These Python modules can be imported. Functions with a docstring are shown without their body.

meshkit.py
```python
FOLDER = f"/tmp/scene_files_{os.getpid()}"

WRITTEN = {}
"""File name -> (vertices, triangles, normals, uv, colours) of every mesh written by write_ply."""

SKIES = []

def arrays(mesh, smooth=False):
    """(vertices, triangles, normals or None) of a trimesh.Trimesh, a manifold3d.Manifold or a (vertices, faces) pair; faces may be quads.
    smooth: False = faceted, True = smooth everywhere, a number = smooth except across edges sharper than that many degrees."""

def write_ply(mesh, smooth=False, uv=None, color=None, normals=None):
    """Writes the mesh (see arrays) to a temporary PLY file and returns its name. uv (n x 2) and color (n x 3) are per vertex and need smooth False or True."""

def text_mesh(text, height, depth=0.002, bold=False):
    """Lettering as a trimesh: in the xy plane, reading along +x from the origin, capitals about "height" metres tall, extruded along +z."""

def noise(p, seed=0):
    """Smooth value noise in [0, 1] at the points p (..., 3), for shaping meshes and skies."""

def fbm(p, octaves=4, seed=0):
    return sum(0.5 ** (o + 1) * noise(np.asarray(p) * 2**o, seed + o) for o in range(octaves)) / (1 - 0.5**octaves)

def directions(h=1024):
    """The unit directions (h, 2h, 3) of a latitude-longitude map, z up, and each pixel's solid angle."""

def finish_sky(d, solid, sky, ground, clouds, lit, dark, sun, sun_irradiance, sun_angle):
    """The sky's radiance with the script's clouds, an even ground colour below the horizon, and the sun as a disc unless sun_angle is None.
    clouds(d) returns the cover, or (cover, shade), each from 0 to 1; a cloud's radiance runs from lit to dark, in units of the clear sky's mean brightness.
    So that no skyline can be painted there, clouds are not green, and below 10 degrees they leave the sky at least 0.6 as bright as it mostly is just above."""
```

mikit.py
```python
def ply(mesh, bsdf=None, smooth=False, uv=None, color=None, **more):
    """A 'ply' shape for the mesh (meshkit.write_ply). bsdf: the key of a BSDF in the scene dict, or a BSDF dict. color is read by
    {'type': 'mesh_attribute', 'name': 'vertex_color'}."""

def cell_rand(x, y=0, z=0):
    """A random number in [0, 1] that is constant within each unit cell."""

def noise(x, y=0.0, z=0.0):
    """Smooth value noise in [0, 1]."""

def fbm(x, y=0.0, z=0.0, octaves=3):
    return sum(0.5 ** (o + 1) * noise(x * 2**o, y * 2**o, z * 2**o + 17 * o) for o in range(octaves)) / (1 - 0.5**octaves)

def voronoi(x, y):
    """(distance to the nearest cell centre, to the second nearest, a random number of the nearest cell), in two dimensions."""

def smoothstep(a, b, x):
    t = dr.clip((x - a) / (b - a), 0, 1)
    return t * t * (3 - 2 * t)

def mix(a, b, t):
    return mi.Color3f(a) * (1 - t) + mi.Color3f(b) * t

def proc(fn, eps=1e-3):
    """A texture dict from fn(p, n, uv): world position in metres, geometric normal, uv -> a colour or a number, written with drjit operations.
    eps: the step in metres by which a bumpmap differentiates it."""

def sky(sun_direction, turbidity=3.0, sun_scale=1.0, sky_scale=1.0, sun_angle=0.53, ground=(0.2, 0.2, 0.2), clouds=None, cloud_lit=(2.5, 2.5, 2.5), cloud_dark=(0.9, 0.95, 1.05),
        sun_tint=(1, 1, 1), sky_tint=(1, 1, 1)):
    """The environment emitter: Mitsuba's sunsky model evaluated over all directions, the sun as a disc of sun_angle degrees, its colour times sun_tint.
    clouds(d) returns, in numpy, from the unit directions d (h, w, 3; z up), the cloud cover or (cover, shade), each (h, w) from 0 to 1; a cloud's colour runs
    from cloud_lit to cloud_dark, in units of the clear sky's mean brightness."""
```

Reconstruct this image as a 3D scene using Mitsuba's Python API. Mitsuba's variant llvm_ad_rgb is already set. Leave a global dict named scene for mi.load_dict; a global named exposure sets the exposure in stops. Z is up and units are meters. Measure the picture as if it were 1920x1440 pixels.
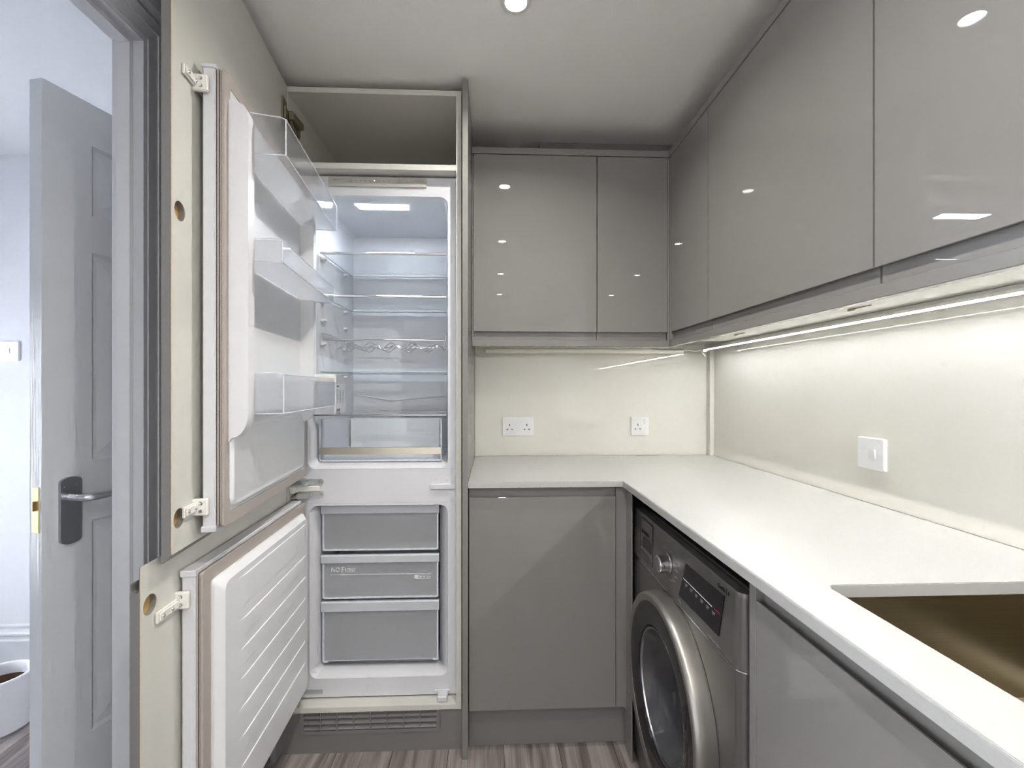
import math
import numpy as np
import trimesh
import drjit as dr
import mitsuba as mi
import mikit
import meshkit
import manifold3d as m3
from mikit import noise, fbm, smoothstep, mix, cell_rand
from shapely.geometry import Polygon, Point, box as sbox
from shapely import affinity

TF = mi.ScalarTransform4f
PI = math.pi
rng = np.random.default_rng(7)
scene = {'type': 'scene'}
labels = {}

# ------------------------------------------------------------------ camera, light, exposure
CAM_YAW, CAM_H, FOCAL = 0.0421, 1.244, 879.0
scene['camera'] = {
    'type': 'perspective', 'fov': math.degrees(2 * math.atan(960 / FOCAL)), 'fov_axis': 'x',
    'near_clip': 0.01, 'far_clip': 100.0,
    'principal_point_offset_x': 0.0, 'principal_point_offset_y': -8.0 / 1440,
    'to_world': TF().look_at(origin=[0, 0, CAM_H], target=[math.sin(CAM_YAW), math.cos(CAM_YAW), CAM_H], up=[0, 0, 1]),
}
exposure = 0.3
scene['sky'] = {'type': 'constant', 'radiance': {'type': 'rgb', 'value': [7.8, 8.15, 9.0]}}
LED_RADIANCE = [128.0, 128.0, 124.0]
DOWN_RADIANCE = [150.0, 145.0, 138.0]
SPOT_INTENSITY = [2.35, 2.27, 2.15]
FRIDGE_RADIANCE = [78.0, 87.0, 99.0]


# ------------------------------------------------------------------ materials
def rgb(*c):
    return {'type': 'rgb', 'value': list(c)}


def tex(fn, eps=1e-3):
    return mikit.proc(fn, eps)


def gloss(c):                      # high-gloss lacquer: a mirror-smooth clear coat on a colour
    return {'type': 'twosided', 'b': {'type': 'plastic', 'diffuse_reflectance': c, 'int_ior': 1.5, 'nonlinear': False}}


def satin(c, a=0.15):
    return {'type': 'twosided', 'b': {'type': 'roughplastic', 'diffuse_reflectance': c, 'alpha': a, 'int_ior': 1.5, 'nonlinear': False}}


def matte(c):
    return {'type': 'twosided', 'b': {'type': 'diffuse', 'reflectance': c}}


def metal(c, rough, metallic=1.0, spec=0.5):
    return {'type': 'twosided', 'b': {'type': 'principled', 'base_color': c, 'roughness': rough, 'metallic': metallic, 'specular': spec}}


def paint_fn(c, amt=0.015, s=60.0):
    def fn(p, n, uv):
        k = 1 + amt * (fbm(p.x * s, p.y * s, p.z * s) - 0.5) * 2
        return mi.Color3f(*c) * k
    return fn


def quartz_fn(p, n, uv):
    k = noise(p.x * 420, p.y * 420, p.z * 420)
    g = fbm(p.x * 5, p.y * 5, p.z * 5)
    return mi.Color3f(0.45, 0.452, 0.442) * (0.985 + 0.03 * (g - 0.5) + 0.03 * (k - 0.5))


def splash_fn(p, n, uv):
    k = fbm(p.x * 6, p.y * 6, p.z * 6)
    scuff = smoothstep(0.80, 0.9, fbm(p.x * 38 + 9, p.y * 38, p.z * 20, 4))
    return mi.Color3f(0.695, 0.677, 0.617) * (0.99 + 0.02 * (k - 0.5) - 0.05 * scuff)


def floor_fn(p, n, uv):
    col = dr.floor((p.x + 3.0) / 0.19)
    r = cell_rand(col, dr.floor((p.y + 3 + 0.47 * col) / 1.2), 5)
    warp = fbm(p.x * 7 + r * 31, p.y * 1.4, 3.0) * 1.2
    streak = fbm(p.x * 46 + warp * 5 + r * 90, p.y * 2.2 + r * 17, r * 9, 4)
    fine = fbm(p.x * 240 + r * 50, p.y * 9, r * 3, 3)
    t = smoothstep(0.25, 0.78, streak * 0.75 + fine * 0.25)
    c = mix((0.135, 0.112, 0.106), (0.38, 0.335, 0.318), t)
    knot = smoothstep(0.70, 0.82, fbm(p.x * 11 + r * 40, p.y * 3.1 + r * 8, 2.0))
    c = c * (1 - 0.45 * knot)
    return c * (0.82 + 0.36 * r)


def painted_door_fn(p, n, uv):      # embossed wood grain of a moulded white door
    return 0.0011 * fbm(p.x * 420, p.y * 420, p.z * 7, 3)


def brushed_fn(p, n, uv):
    return mi.Color3f(0.40, 0.36, 0.28) * (0.9 + 0.2 * fbm(p.x * 3, p.y * 3, p.z * 500))


M = {
    'wall_paint': matte(tex(paint_fn((0.82, 0.81, 0.78)))),
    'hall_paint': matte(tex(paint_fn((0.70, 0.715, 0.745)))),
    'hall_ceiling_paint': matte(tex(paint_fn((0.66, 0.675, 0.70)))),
    'ceiling_paint': matte(tex(paint_fn((0.89, 0.88, 0.85)))),
    'white_gloss_paint': {'type': 'twosided', 'b': {'type': 'bumpmap', 't': tex(painted_door_fn, 4e-4), 'scale': 1.0,
                          'b': {'type': 'roughplastic', 'diffuse_reflectance': rgb(0.62, 0.64, 0.66), 'alpha': 0.12}}},
    'casing_paint': satin(rgb(0.60, 0.61, 0.63), 0.12),
    'floor_wood': satin(tex(floor_fn), 0.22),
    'floor_base': matte(rgb(0.06, 0.05, 0.05)),
    'gloss_grey': gloss(rgb(0.218, 0.212, 0.200)),
    'panel_grey': satin(rgb(0.218, 0.212, 0.200), 0.1),
    'plinth_grey': satin(rgb(0.20, 0.195, 0.186), 0.16),
    'cream_board': satin(tex(paint_fn((0.67, 0.66, 0.605), 0.01, 30.0)), 0.22),
    'cream_edge': satin(rgb(0.70, 0.62, 0.47), 0.3),
    'raw_board': matte(rgb(0.50, 0.33, 0.14)),
    'quartz': satin(tex(quartz_fn), 0.11),
    'splashback': gloss(tex(splash_fn)),
    'white_plastic': satin(rgb(0.80, 0.80, 0.80), 0.12),
    'warm_white_plastic': satin(rgb(0.80, 0.785, 0.73), 0.2),
    'fridge_white': satin(rgb(0.67, 0.675, 0.70), 0.13),
    'fridge_liner': satin(rgb(0.77, 0.775, 0.785), 0.16),
    'gasket': satin(rgb(0.47, 0.42, 0.385), 0.3),
    'gasket_dark': matte(rgb(0.10, 0.075, 0.06)),
    'taupe': satin(rgb(0.50, 0.485, 0.45), 0.2),
    'clear_plastic': {'type': 'thindielectric', 'int_ior': 1.45, 'specular_transmittance': rgb(0.95, 0.965, 0.985)},
    'milky_plastic': {'type': 'principledthin', 'base_color': rgb(0.90, 0.92, 0.96), 'spec_trans': 0.88, 'diff_trans': 1.0, 'roughness': 0.05, 'eta': 1.45},
    'frost_plastic': {'type': 'principledthin', 'base_color': rgb(0.90, 0.92, 0.95), 'spec_trans': 0.42, 'diff_trans': 0.75, 'roughness': 0.16, 'eta': 1.4},
    'frost_rim': satin(rgb(0.58, 0.60, 0.635), 0.2),
    'plastic_edge': satin(rgb(0.66, 0.70, 0.76), 0.1),
    'shelf_glass': {'type': 'thindielectric', 'int_ior': 1.5, 'specular_transmittance': rgb(0.93, 0.965, 0.975)},
    'glass_edge': satin(rgb(0.42, 0.49, 0.52), 0.08),
    'chrome': metal(rgb(0.78, 0.78, 0.80), 0.08),
    'satin_chrome': metal(rgb(0.42, 0.43, 0.46), 0.22),
    'zinc': metal(rgb(0.66, 0.68, 0.69), 0.38, 0.85),
    'brass': metal(rgb(0.83, 0.70, 0.38), 0.22),
    'brass_dark': metal(rgb(0.33, 0.21, 0.08), 0.3),
    'bronze_hinge': metal(rgb(0.38, 0.34, 0.25), 0.35),
    'trim_metal': metal(rgb(0.62, 0.57, 0.48), 0.28),
    'sink_steel': {'type': 'twosided', 'b': {'type': 'principled', 'base_color': tex(brushed_fn), 'roughness': 0.24, 'metallic': 1.0}},
    'silver_inox': metal(rgb(0.19, 0.183, 0.172), 0.37, 0.72, 0.35),
    'silver_ring': metal(rgb(0.33, 0.317, 0.295), 0.33, 0.85, 0.5),
    'black_gloss': gloss(rgb(0.008, 0.007, 0.010)),
    'dark_void': matte(rgb(0.02, 0.018, 0.018)),
    'dark_plastic': satin(rgb(0.03, 0.028, 0.030), 0.2),
    'dark_glass': {'type': 'twosided', 'b': {'type': 'plastic', 'diffuse_reflectance': rgb(0.05, 0.05, 0.055), 'int_ior': 1.52}},
    'drum_steel': metal(rgb(0.28, 0.28, 0.30), 0.4),
    'ink': matte(rgb(0.035, 0.033, 0.032)),
    'grey_ink': matte(rgb(0.22, 0.22, 0.22)),
    'white_ink': satin(rgb(0.83, 0.85, 0.87), 0.3),
    'red_ink': matte(rgb(0.25, 0.02, 0.03)),
    'vent_grey': satin(rgb(0.20, 0.195, 0.19), 0.2),
    'panel_tan': satin(rgb(0.47, 0.45, 0.41), 0.2),
    'paper_white': matte(rgb(0.84, 0.85, 0.87)),
    'bin_inside': matte(rgb(0.16, 0.10, 0.07)),
    'tube_off': satin(rgb(0.80, 0.78, 0.70), 0.25),
    'rubber': matte(rgb(0.03, 0.03, 0.03)),
    'white_cable': satin(rgb(0.75, 0.72, 0.62), 0.3),
}
for k, b in M.items():
    scene['mat_' + k] = b


# ------------------------------------------------------------------ mesh helpers
def box(x0, x1, y0, y1, z0, z1, b=0.0):
    if b <= 0:
        m = trimesh.creation.box((x1 - x0, y1 - y0, z1 - z0))
        m.apply_translation(((x0 + x1) / 2, (y0 + y1) / 2, (z0 + z1) / 2))
        return m
    lo, hi = np.array([x0, y0, z0]), np.array([x1, y1, z1])
    b = min(b, 0.45 * (hi - lo).min())
    pts = []
    for sx in (0, 1):
        for sy in (0, 1):
            for sz in (0, 1):
                c = np.where([sx, sy, sz], hi, lo).astype(float)
                d = np.where([sx, sy, sz], -1.0, 1.0) * b
                for k in range(3):
                    e = d.copy()
                    e[k] = 0
                    pts.append(c + e)
    return trimesh.convex.convex_hull(np.array(pts))


def prism(poly, axis, a0, a1):
    m = trimesh.creation.extrude_polygon(poly, a1 - a0, engine='earcut')
    v = np.array(m.vertices)
    v[:, 2] += a0
    if axis == 'z':
        w, inv = v, False
    elif axis == 'x':
        w, inv = v[:, [2, 0, 1]], False
    else:
        w, inv = v[:, [0, 2, 1]], True
    m = trimesh.Trimesh(w, m.faces, process=False)
    if inv:
        m.invert()
    return m


def rrect(x0, x1, y0, y1, r, n=6):
    r = min(r, 0.49 * (x1 - x0), 0.49 * (y1 - y0))
    return sbox(x0 + r, y0 + r, x1 - r, y1 - r).buffer(r, quad_segs=n)


def lathe(profile, n=48, M4=None):
    """profile: (radius, height) pairs, round the z axis."""
    p = np.array(profile, float)
    a = np.linspace(0, 2 * PI, n, endpoint=False)
    v = np.stack([np.outer(np.cos(a), p[:, 0]), np.outer(np.sin(a), p[:, 0]), np.tile(p[:, 1], (n, 1))], -1).reshape(-1, 3)
    k = len(p)
    f = []
    for i in range(n):
        j = (i + 1) % n
        for q in range(k - 1):
            f += [[i * k + q, j * k + q, j * k + q + 1], [i * k + q, j * k + q + 1, i * k + q + 1]]
    m = trimesh.Trimesh(v, f, process=True)
    m.update_faces(m.nondegenerate_faces())
    if m.is_watertight and m.volume < 0:
        m.invert()
    return m if M4 is None else m.apply_transform(M4)


def tube(path, r, n=8, closed=False):
    P = np.array(path, float)
    if closed:
        t = np.roll(P, -1, 0) - np.roll(P, 1, 0)
    else:
        t = np.gradient(P, axis=0)
    t /= np.linalg.norm(t, axis=1, keepdims=True)
    u = np.cross(t[0], [0.31, 0.17, 0.93])
    u /= np.linalg.norm(u)
    rings = []
    a = np.linspace(0, 2 * PI, n, endpoint=False)
    for i in range(len(P)):
        u = u - t[i] * (u @ t[i])
        u /= np.linalg.norm(u)
        w = np.cross(t[i], u)
        rr = r[i] if hasattr(r, '__len__') else r
        rings.append(P[i] + rr * (np.outer(np.cos(a), u) + np.outer(np.sin(a), w)))
    v = np.vstack(rings)
    f = []
    L = len(P)
    for i in range(L if closed else L - 1):
        j = (i + 1) % L
        for q in range(n):
            q2 = (q + 1) % n
            f += [[i * n + q, i * n + q2, j * n + q2], [i * n + q, j * n + q2, j * n + q]]
    if not closed:
        c0, c1 = len(v), len(v) + 1
        v = np.vstack([v, P[:1], P[-1:]])
        for q in range(n):
            q2 = (q + 1) % n
            f += [[c0, q2, q], [c1, (L - 1) * n + q, (L - 1) * n + q2]]
    m = trimesh.Trimesh(v, f, process=False)
    if m.volume < 0:
        m.invert()
    return m


def sheet(*quads):
    """single-sided thin sheets for panes: each a list of 4 points."""
    v, f = [], []
    for q in quads:
        k = len(v)
        v += list(map(list, q))
        f += [[k, k + 1, k + 2], [k, k + 2, k + 3]]
    return trimesh.Trimesh(np.array(v, float), f, process=False)


def cat(*ms):
    return trimesh.util.concatenate(list(ms))


def to_mani(m):
    return m3.Manifold(m3.Mesh(np.array(m.vertices, np.float32), np.array(m.faces, np.uint32)))


def from_mani(a):
    q = a.to_mesh()
    return trimesh.Trimesh(q.vert_properties[:, :3], q.tri_verts, process=False)


def hull(pts):
    return trimesh.convex.convex_hull(np.array(pts, float))


def ring3(poly, axis, a):
    c = np.array(poly.exterior.coords)[:-1]
    z = np.full(len(c), a)
    return np.stack({'x': [z, c[:, 0], c[:, 1]], 'y': [c[:, 0], z, c[:, 1]], 'z': [c[:, 0], c[:, 1], z]}[axis], -1)


def moved(m, x=0, y=0, z=0):
    m = m.copy()
    m.apply_translation((x, y, z))
    return m


def frame(o, ax, ay, az):
    F = np.eye(4)
    F[:3, 0], F[:3, 1], F[:3, 2], F[:3, 3] = ax, ay, az, o
    return F


def text(s, h, depth=0.0006, bold=False, width=None):
    m = meshkit.text_mesh(s, h, depth, bold)
    lo, hi = m.bounds
    m.apply_translation((-lo[0], 0, 0))
    if width:
        m.apply_scale((width / (hi[0] - lo[0]), 1, 1)) if False else m.apply_transform(np.diag([width / (hi[0] - lo[0]), 1, 1, 1]))
    return m


FACE_NY = lambda x, y, z: frame((x, y, z), (1, 0, 0), (0, 0, 1), (0, -1, 0))    # writing seen by someone looking along +y
FACE_NX = lambda x, y, z: frame((x, y, z), (0, -1, 0), (0, 0, 1), (-1, 0, 0))   # writing seen by someone looking along +x


# ------------------------------------------------------------------ scene keys and labels
taken = set()


def numbered(k):
    if k not in taken:
        taken.add(k)
        return k
    i = 1
    while f'{k}_{i:03d}' in taken:
        i += 1
    taken.add(f'{k}_{i:03d}')
    return f'{k}_{i:03d}'


def put(name, mesh, mat, parent=None, smooth=False, F=None, label=None, cat_=None, group=None, kind=None, **more):
    key = numbered(name if parent is None else parent + '__' + name)
    if F is not None:
        mesh = mesh.copy()
        mesh.apply_transform(F)
    scene[key] = mikit.ply(mesh, 'mat_' + mat, smooth=smooth, **more)
    tag(key, label, cat_, group, kind)
    return key


def tag(key, label=None, cat_=None, group=None, kind=None):
    d = {a: b for a, b in (('label', label), ('category', cat_), ('group', group), ('kind', kind)) if b}
    if d:
        labels[key] = d


def thing(name, label, cat_, group=None):
    key = numbered(name)
    tag(key, label, cat_, group)
    return key


def emit(c):
    return {'emitter': {'type': 'area', 'radiance': {'type': 'rgb', 'value': list(c)}}}


# ------------------------------------------------------------------ main measures (metres; camera at x = y = 0, y runs into the room)
XL, XR, YB, ZC = -0.763, 1.044, 2.192, 2.292       # left wall, right wall, back wall, ceiling
YK = -3.40                                        # far wall behind the camera, where the kitchen widens to the left
RX, RY = -2.90, -0.45                             # left end and start of that wider part
HX = -2.72                                        # far left wall of the hall
LT = 0.052                                        # thickness of the partition beside the doorway
DY0, DY1, DZ = 0.24, 1.046, 1.995                 # doorway in the left wall
ZT, ZB = 0.929, 0.909                             # worktop top and underside
XC, YC = 0.443, 1.576                             # worktop front edges
XD, YD = 0.461, 1.594                             # base door fronts
XU, YU = 0.709, 1.849                             # wall-cabinet door fronts

# ------------------------------------------------------------------ the setting
put('floor', cat(box(HX - 0.1, XL - LT, -0.45, YB + 0.1, -0.08, -0.006), box(XL - LT, XR + 0.1, -0.45, YB + 0.1, -0.08, -0.006), box(RX - 0.1, XR + 0.1, YK - 0.1, -0.45, -0.08, -0.006)), 'floor_base', kind='structure',
    label='grey brown wood plank floor running through kitchen and hall')
for i in range(-2, 22):
    x0 = -3.0 + 0.19 * i
    if x0 > XR:
        continue
    k0 = math.floor((YK + 3 + 0.47 * i) / 1.2)
    for k in range(k0, k0 + 7):
        a, b = k * 1.2 - 3 - 0.47 * i, (k + 1) * 1.2 - 3 - 0.47 * i
        a, b = max(a, YK), min(b, YB)
        xa, xb = max(x0, RX), min(x0 + 0.19, XR)
        if xa < HX:
            b = min(b, RY)
        if b - a < 0.02 or xb - xa < 0.01:
            continue
        put('plank', box(xa + 0.0006, xb - 0.0006, a + 0.0006, b - 0.0006, -0.006, 0.0, 0.0008), 'floor_wood', 'floor')

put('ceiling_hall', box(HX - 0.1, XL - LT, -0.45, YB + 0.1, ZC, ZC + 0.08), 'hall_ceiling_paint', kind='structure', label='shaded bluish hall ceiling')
put('ceiling', cat(box(XL - LT, XR + 0.1, -0.45, YB + 0.1, ZC, ZC + 0.08), box(RX - 0.1, XR + 0.1, YK - 0.1, -0.45, ZC, ZC + 0.08)), 'ceiling_paint', kind='structure', label='plain off-white ceiling')
put('wall_back', box(XL - LT, XR + 0.1, YB, YB + 0.1, 0, ZC), 'wall_paint', kind='structure', label='back wall behind the kitchen units')
put('wall_right', box(XR, XR + 0.1, YK, YB, 0, ZC), 'wall_paint', kind='structure', label='right kitchen wall')
# left wall with the doorway
lw = sbox(RY, 0, YB, ZC).difference(sbox(DY0 - 0.016, -1, DY1 + 0.016, DZ + 0.016))
put('wall_left', prism(lw, 'x', XL - LT, XL), 'wall_paint', kind='structure', label='left kitchen wall with a doorway to the hall')
# wall behind the camera
put('wall_front', box(RX - 0.1, XR + 0.1, YK - 0.1, YK, 0, ZC), 'wall_paint', kind='structure')
kw = sbox(YK, 0, RY + 0.1, ZC).difference(sbox(-3.25, 0.05, -0.65, 2.17))
fr = sbox(-3.25, 0.05, -0.65, 2.17).difference(sbox(-3.19, 0.10, -1.98, 2.12)).difference(sbox(-1.92, 0.10, -0.71, 2.12))
put('window_2', prism(fr, 'x', RX - 0.08, RX - 0.02), 'white_plastic', kind='structure')
put('wall_rear_left', prism(kw, 'x', RX - 0.1, RX), 'wall_paint', kind='structure')
# hall
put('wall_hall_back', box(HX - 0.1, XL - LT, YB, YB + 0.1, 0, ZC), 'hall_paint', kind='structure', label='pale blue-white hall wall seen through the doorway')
hw = sbox(-0.35, 0, YB, ZC).difference(sbox(0.75, 0.3, 1.75, 1.6))
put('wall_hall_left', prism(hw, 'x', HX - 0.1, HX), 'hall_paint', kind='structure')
fr = sbox(0.75, 0.3, 1.75, 1.6).difference(sbox(0.80, 0.35, 1.225, 1.55)).difference(sbox(1.275, 0.35, 1.70, 1.55))
put('window_1', prism(fr, 'x', HX - 0.08, HX - 0.03), 'white_plastic', kind='structure')
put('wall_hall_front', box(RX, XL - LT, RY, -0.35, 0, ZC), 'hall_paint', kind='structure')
sk = Polygon([(YB, 0.0), (YB - 0.016, 0.0), (YB - 0.016, 0.118), (YB - 0.013, 0.126), (YB - 0.013, 0.138), (YB - 0.017, 0.142), (YB - 0.017, 0.150),
              (YB - 0.012, 0.158), (YB - 0.008, 0.170), (YB - 0.008, 0.182), (YB, 0.190)])
put('baseboard_hall', prism(sk, 'x', HX, XL - LT), 'white_gloss_paint', kind='structure', label='tall white moulded skirting board in the hall')

# door casing round the kitchen doorway: lining, stop bead and architrave
put('trim_1', prism(sbox(DY0 - 0.017, 0, DY1 + 0.017, DZ + 0.017).difference(sbox(DY0, -1, DY1, DZ)), 'x', XL - LT - 0.004, XL + 0.001),
    'casing_paint', kind='structure', label='white painted door lining of the kitchen doorway')
put('stop_bead', prism(sbox(DY0 - 0.001, 0, DY1 + 0.001, DZ + 0.001).difference(sbox(DY0 + 0.010, -1, DY1 - 0.010, DZ - 0.010)), 'x', XL - 0.040, XL - 0.012),
    'casing_paint', 'trim_1')


def architrave(w0, w1, side):
    out = sbox(DY0 - w1, 0, DY1 + w1, DZ + w1)
    return out.difference(sbox(DY0 - w0, -1, DY1 + w0, DZ + w0))


put('trim_2', cat(prism(architrave(0.0, 0.066, 1), 'x', XL - 0.001, XL + 0.010),
                  prism(architrave(0.012, 0.066, 1), 'x', XL + 0.009, XL + 0.012),
                  prism(architrave(0.040, 0.066, 1), 'x', XL + 0.011, XL + 0.015)), 'casing_paint', kind='structure',
    label='stepped white architrave round the doorway on the kitchen side')
put('trim_3', box(XL - 0.001, XL + 0.034, DY0 - 0.08, DY1 + 0.066, DZ + 0.070, DZ + 0.106, 0.002), 'casing_paint', kind='structure',
    label='narrow strip above the doorway architrave')

# splashbacks and the corner boxing between them
YS, XS = 2.185, 1.037
put('splashback', box(-0.080, XR, YS, YB, ZT, 1.45), 'splashback', 'wall_back', label='glossy cream splashback panel')
put('splashback', box(XS, XR, 0.0, YS, ZT, 1.45), 'splashback', 'wall_right', label='glossy cream splashback panel')
put('trim_4', box(1.016, XS, 2.150, YS, ZT, 1.4349, 0.001), 'cream_board', kind='structure', label='narrow cream boxing in the corner of the splashback')
put('trim_5', box(0.20, XR, 1.99, YB, 2.246, ZC, 0.002), 'panel_grey', kind='structure', label='low boxing along the ceiling above the wall cabinets')

# ------------------------------------------------------------------ open hall door
dv = np.array([0.1534, 0.041]) / math.hypot(0.1534, 0.041)      # (dy, dx) along the leaf from its latch edge
d3 = (dv[1], dv[0], 0)
n3 = (dv[0], -dv[1], 0)                                           # out of the face towards the kitchen
FD = frame((-1.067, 1.157, 0), d3, tuple(-np.array(n3)), (0, 0, 1))  # local: s along leaf, t into the leaf, z


def raised(s0, s1, z0, z1):
    """one moulded panel: a sunk border that rises to a flat field"""
    def rect(i, t):
        return [(s0 + i, t, z0 + i), (s1 - i, t, z0 + i), (s1 - i, t, z1 - i), (s0 + i, t, z1 - i)]
    rings = [rect(0, 0.0), rect(0.008, 0.0065), rect(0.016, 0.0065), rect(0.046, 0.0015)]
    v = np.array([p for r in rings for p in r])
    f = []
    for a in range(3):
        for q in range(4):
            q2 = (q + 1) % 4
            f += [[a * 4 + q, a * 4 + q2, a * 4 + 4 + q2], [a * 4 + q, a * 4 + 4 + q2, a * 4 + 4 + q]]
    f += [[12, 13, 14], [12, 14, 15]]
    return trimesh.Trimesh(v, f, process=False)


pan = [(0.109, 0.335, 1.690, 1.873), (0.427, 0.653, 1.690, 1.873), (0.109, 0.335, 1.057, 1.596), (0.427, 0.653, 1.057, 1.596),
       (0.109, 0.335, 0.354, 0.903), (0.427, 0.653, 0.354, 0.903)]
leaf = sbox(0, 0.006, 0.762, 1.981)
for a, b, c, d in pan:
    leaf = leaf.difference(sbox(a, c, b, d))
put('door_1', cat(prism(leaf, 'y', 0.0, 0.008), box(0, 0.762, 0.008, 0.038, 0.006, 1.981)), 'white_gloss_paint', F=FD, kind='structure',
    label='open white six-panel door in the hall')
for a, b, c, d in pan:
    put('panel', raised(a, b, c, d), 'white_gloss_paint', 'door_1', F=FD)
bp = sbox(0.034, 0.870, 0.081, 1.012).union(affinity.scale(Point(0.0575, 1.012).buffer(1, quad_segs=16), 0.0235, 0.012)).union(affinity.scale(Point(0.0575, 0.870).buffer(1, quad_segs=16), 0.0235, 0.012))
put('handle_plate', prism(bp, 'y', -0.008, 0.0), 'satin_chrome', 'door_1', F=FD, label='chrome lever handle plate with curved ends')
for s, z in ((0.044, 1.000), (0.071, 1.000), (0.044, 0.880), (0.071, 0.880)):
    put('screw', lathe([(0, 0.0095), (0.0035, 0.0092), (0.0042, 0.008), (0.0042, 0.007), (0, 0.007)], 14, frame((s, 0, z), (1, 0, 0), (0, 0, 1), (0, -1, 0))), 'satin_chrome', 'door_1__handle_plate', F=FD, smooth=40)
lv = [(0.0575, -0.004, 0.974), (0.0575, -0.03, 0.974), (0.058, -0.044, 0.974), (0.066, -0.052, 0.974), (0.082, -0.053, 0.973), (0.105, -0.051, 0.972), (0.135, -0.047, 0.973), (0.16, -0.045, 0.977), (0.178, -0.045, 0.980)]
put('lever', tube(lv, [0.010, 0.0095, 0.0095, 0.0098, 0.0095, 0.009, 0.0082, 0.0078, 0.006], 14), 'chrome', 'door_1', F=FD, smooth=50, label='polished chrome lever')
put('latch_plate', box(-0.0015, 0.002, 0.008, 0.030, 0.900, 1.008, 0.0004), 'brass', 'door_1', F=FD, label='brass latch plate')
put('latch_bolt', hull([(-0.010, 0.013, 0.953), (-0.010, 0.013, 0.975), (-0.001, 0.025, 0.953), (-0.001, 0.025, 0.975), (-0.001, 0.012, 0.953), (-0.001, 0.012, 0.975)]), 'brass_dark', 'door_1__latch_plate', F=FD)

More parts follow.
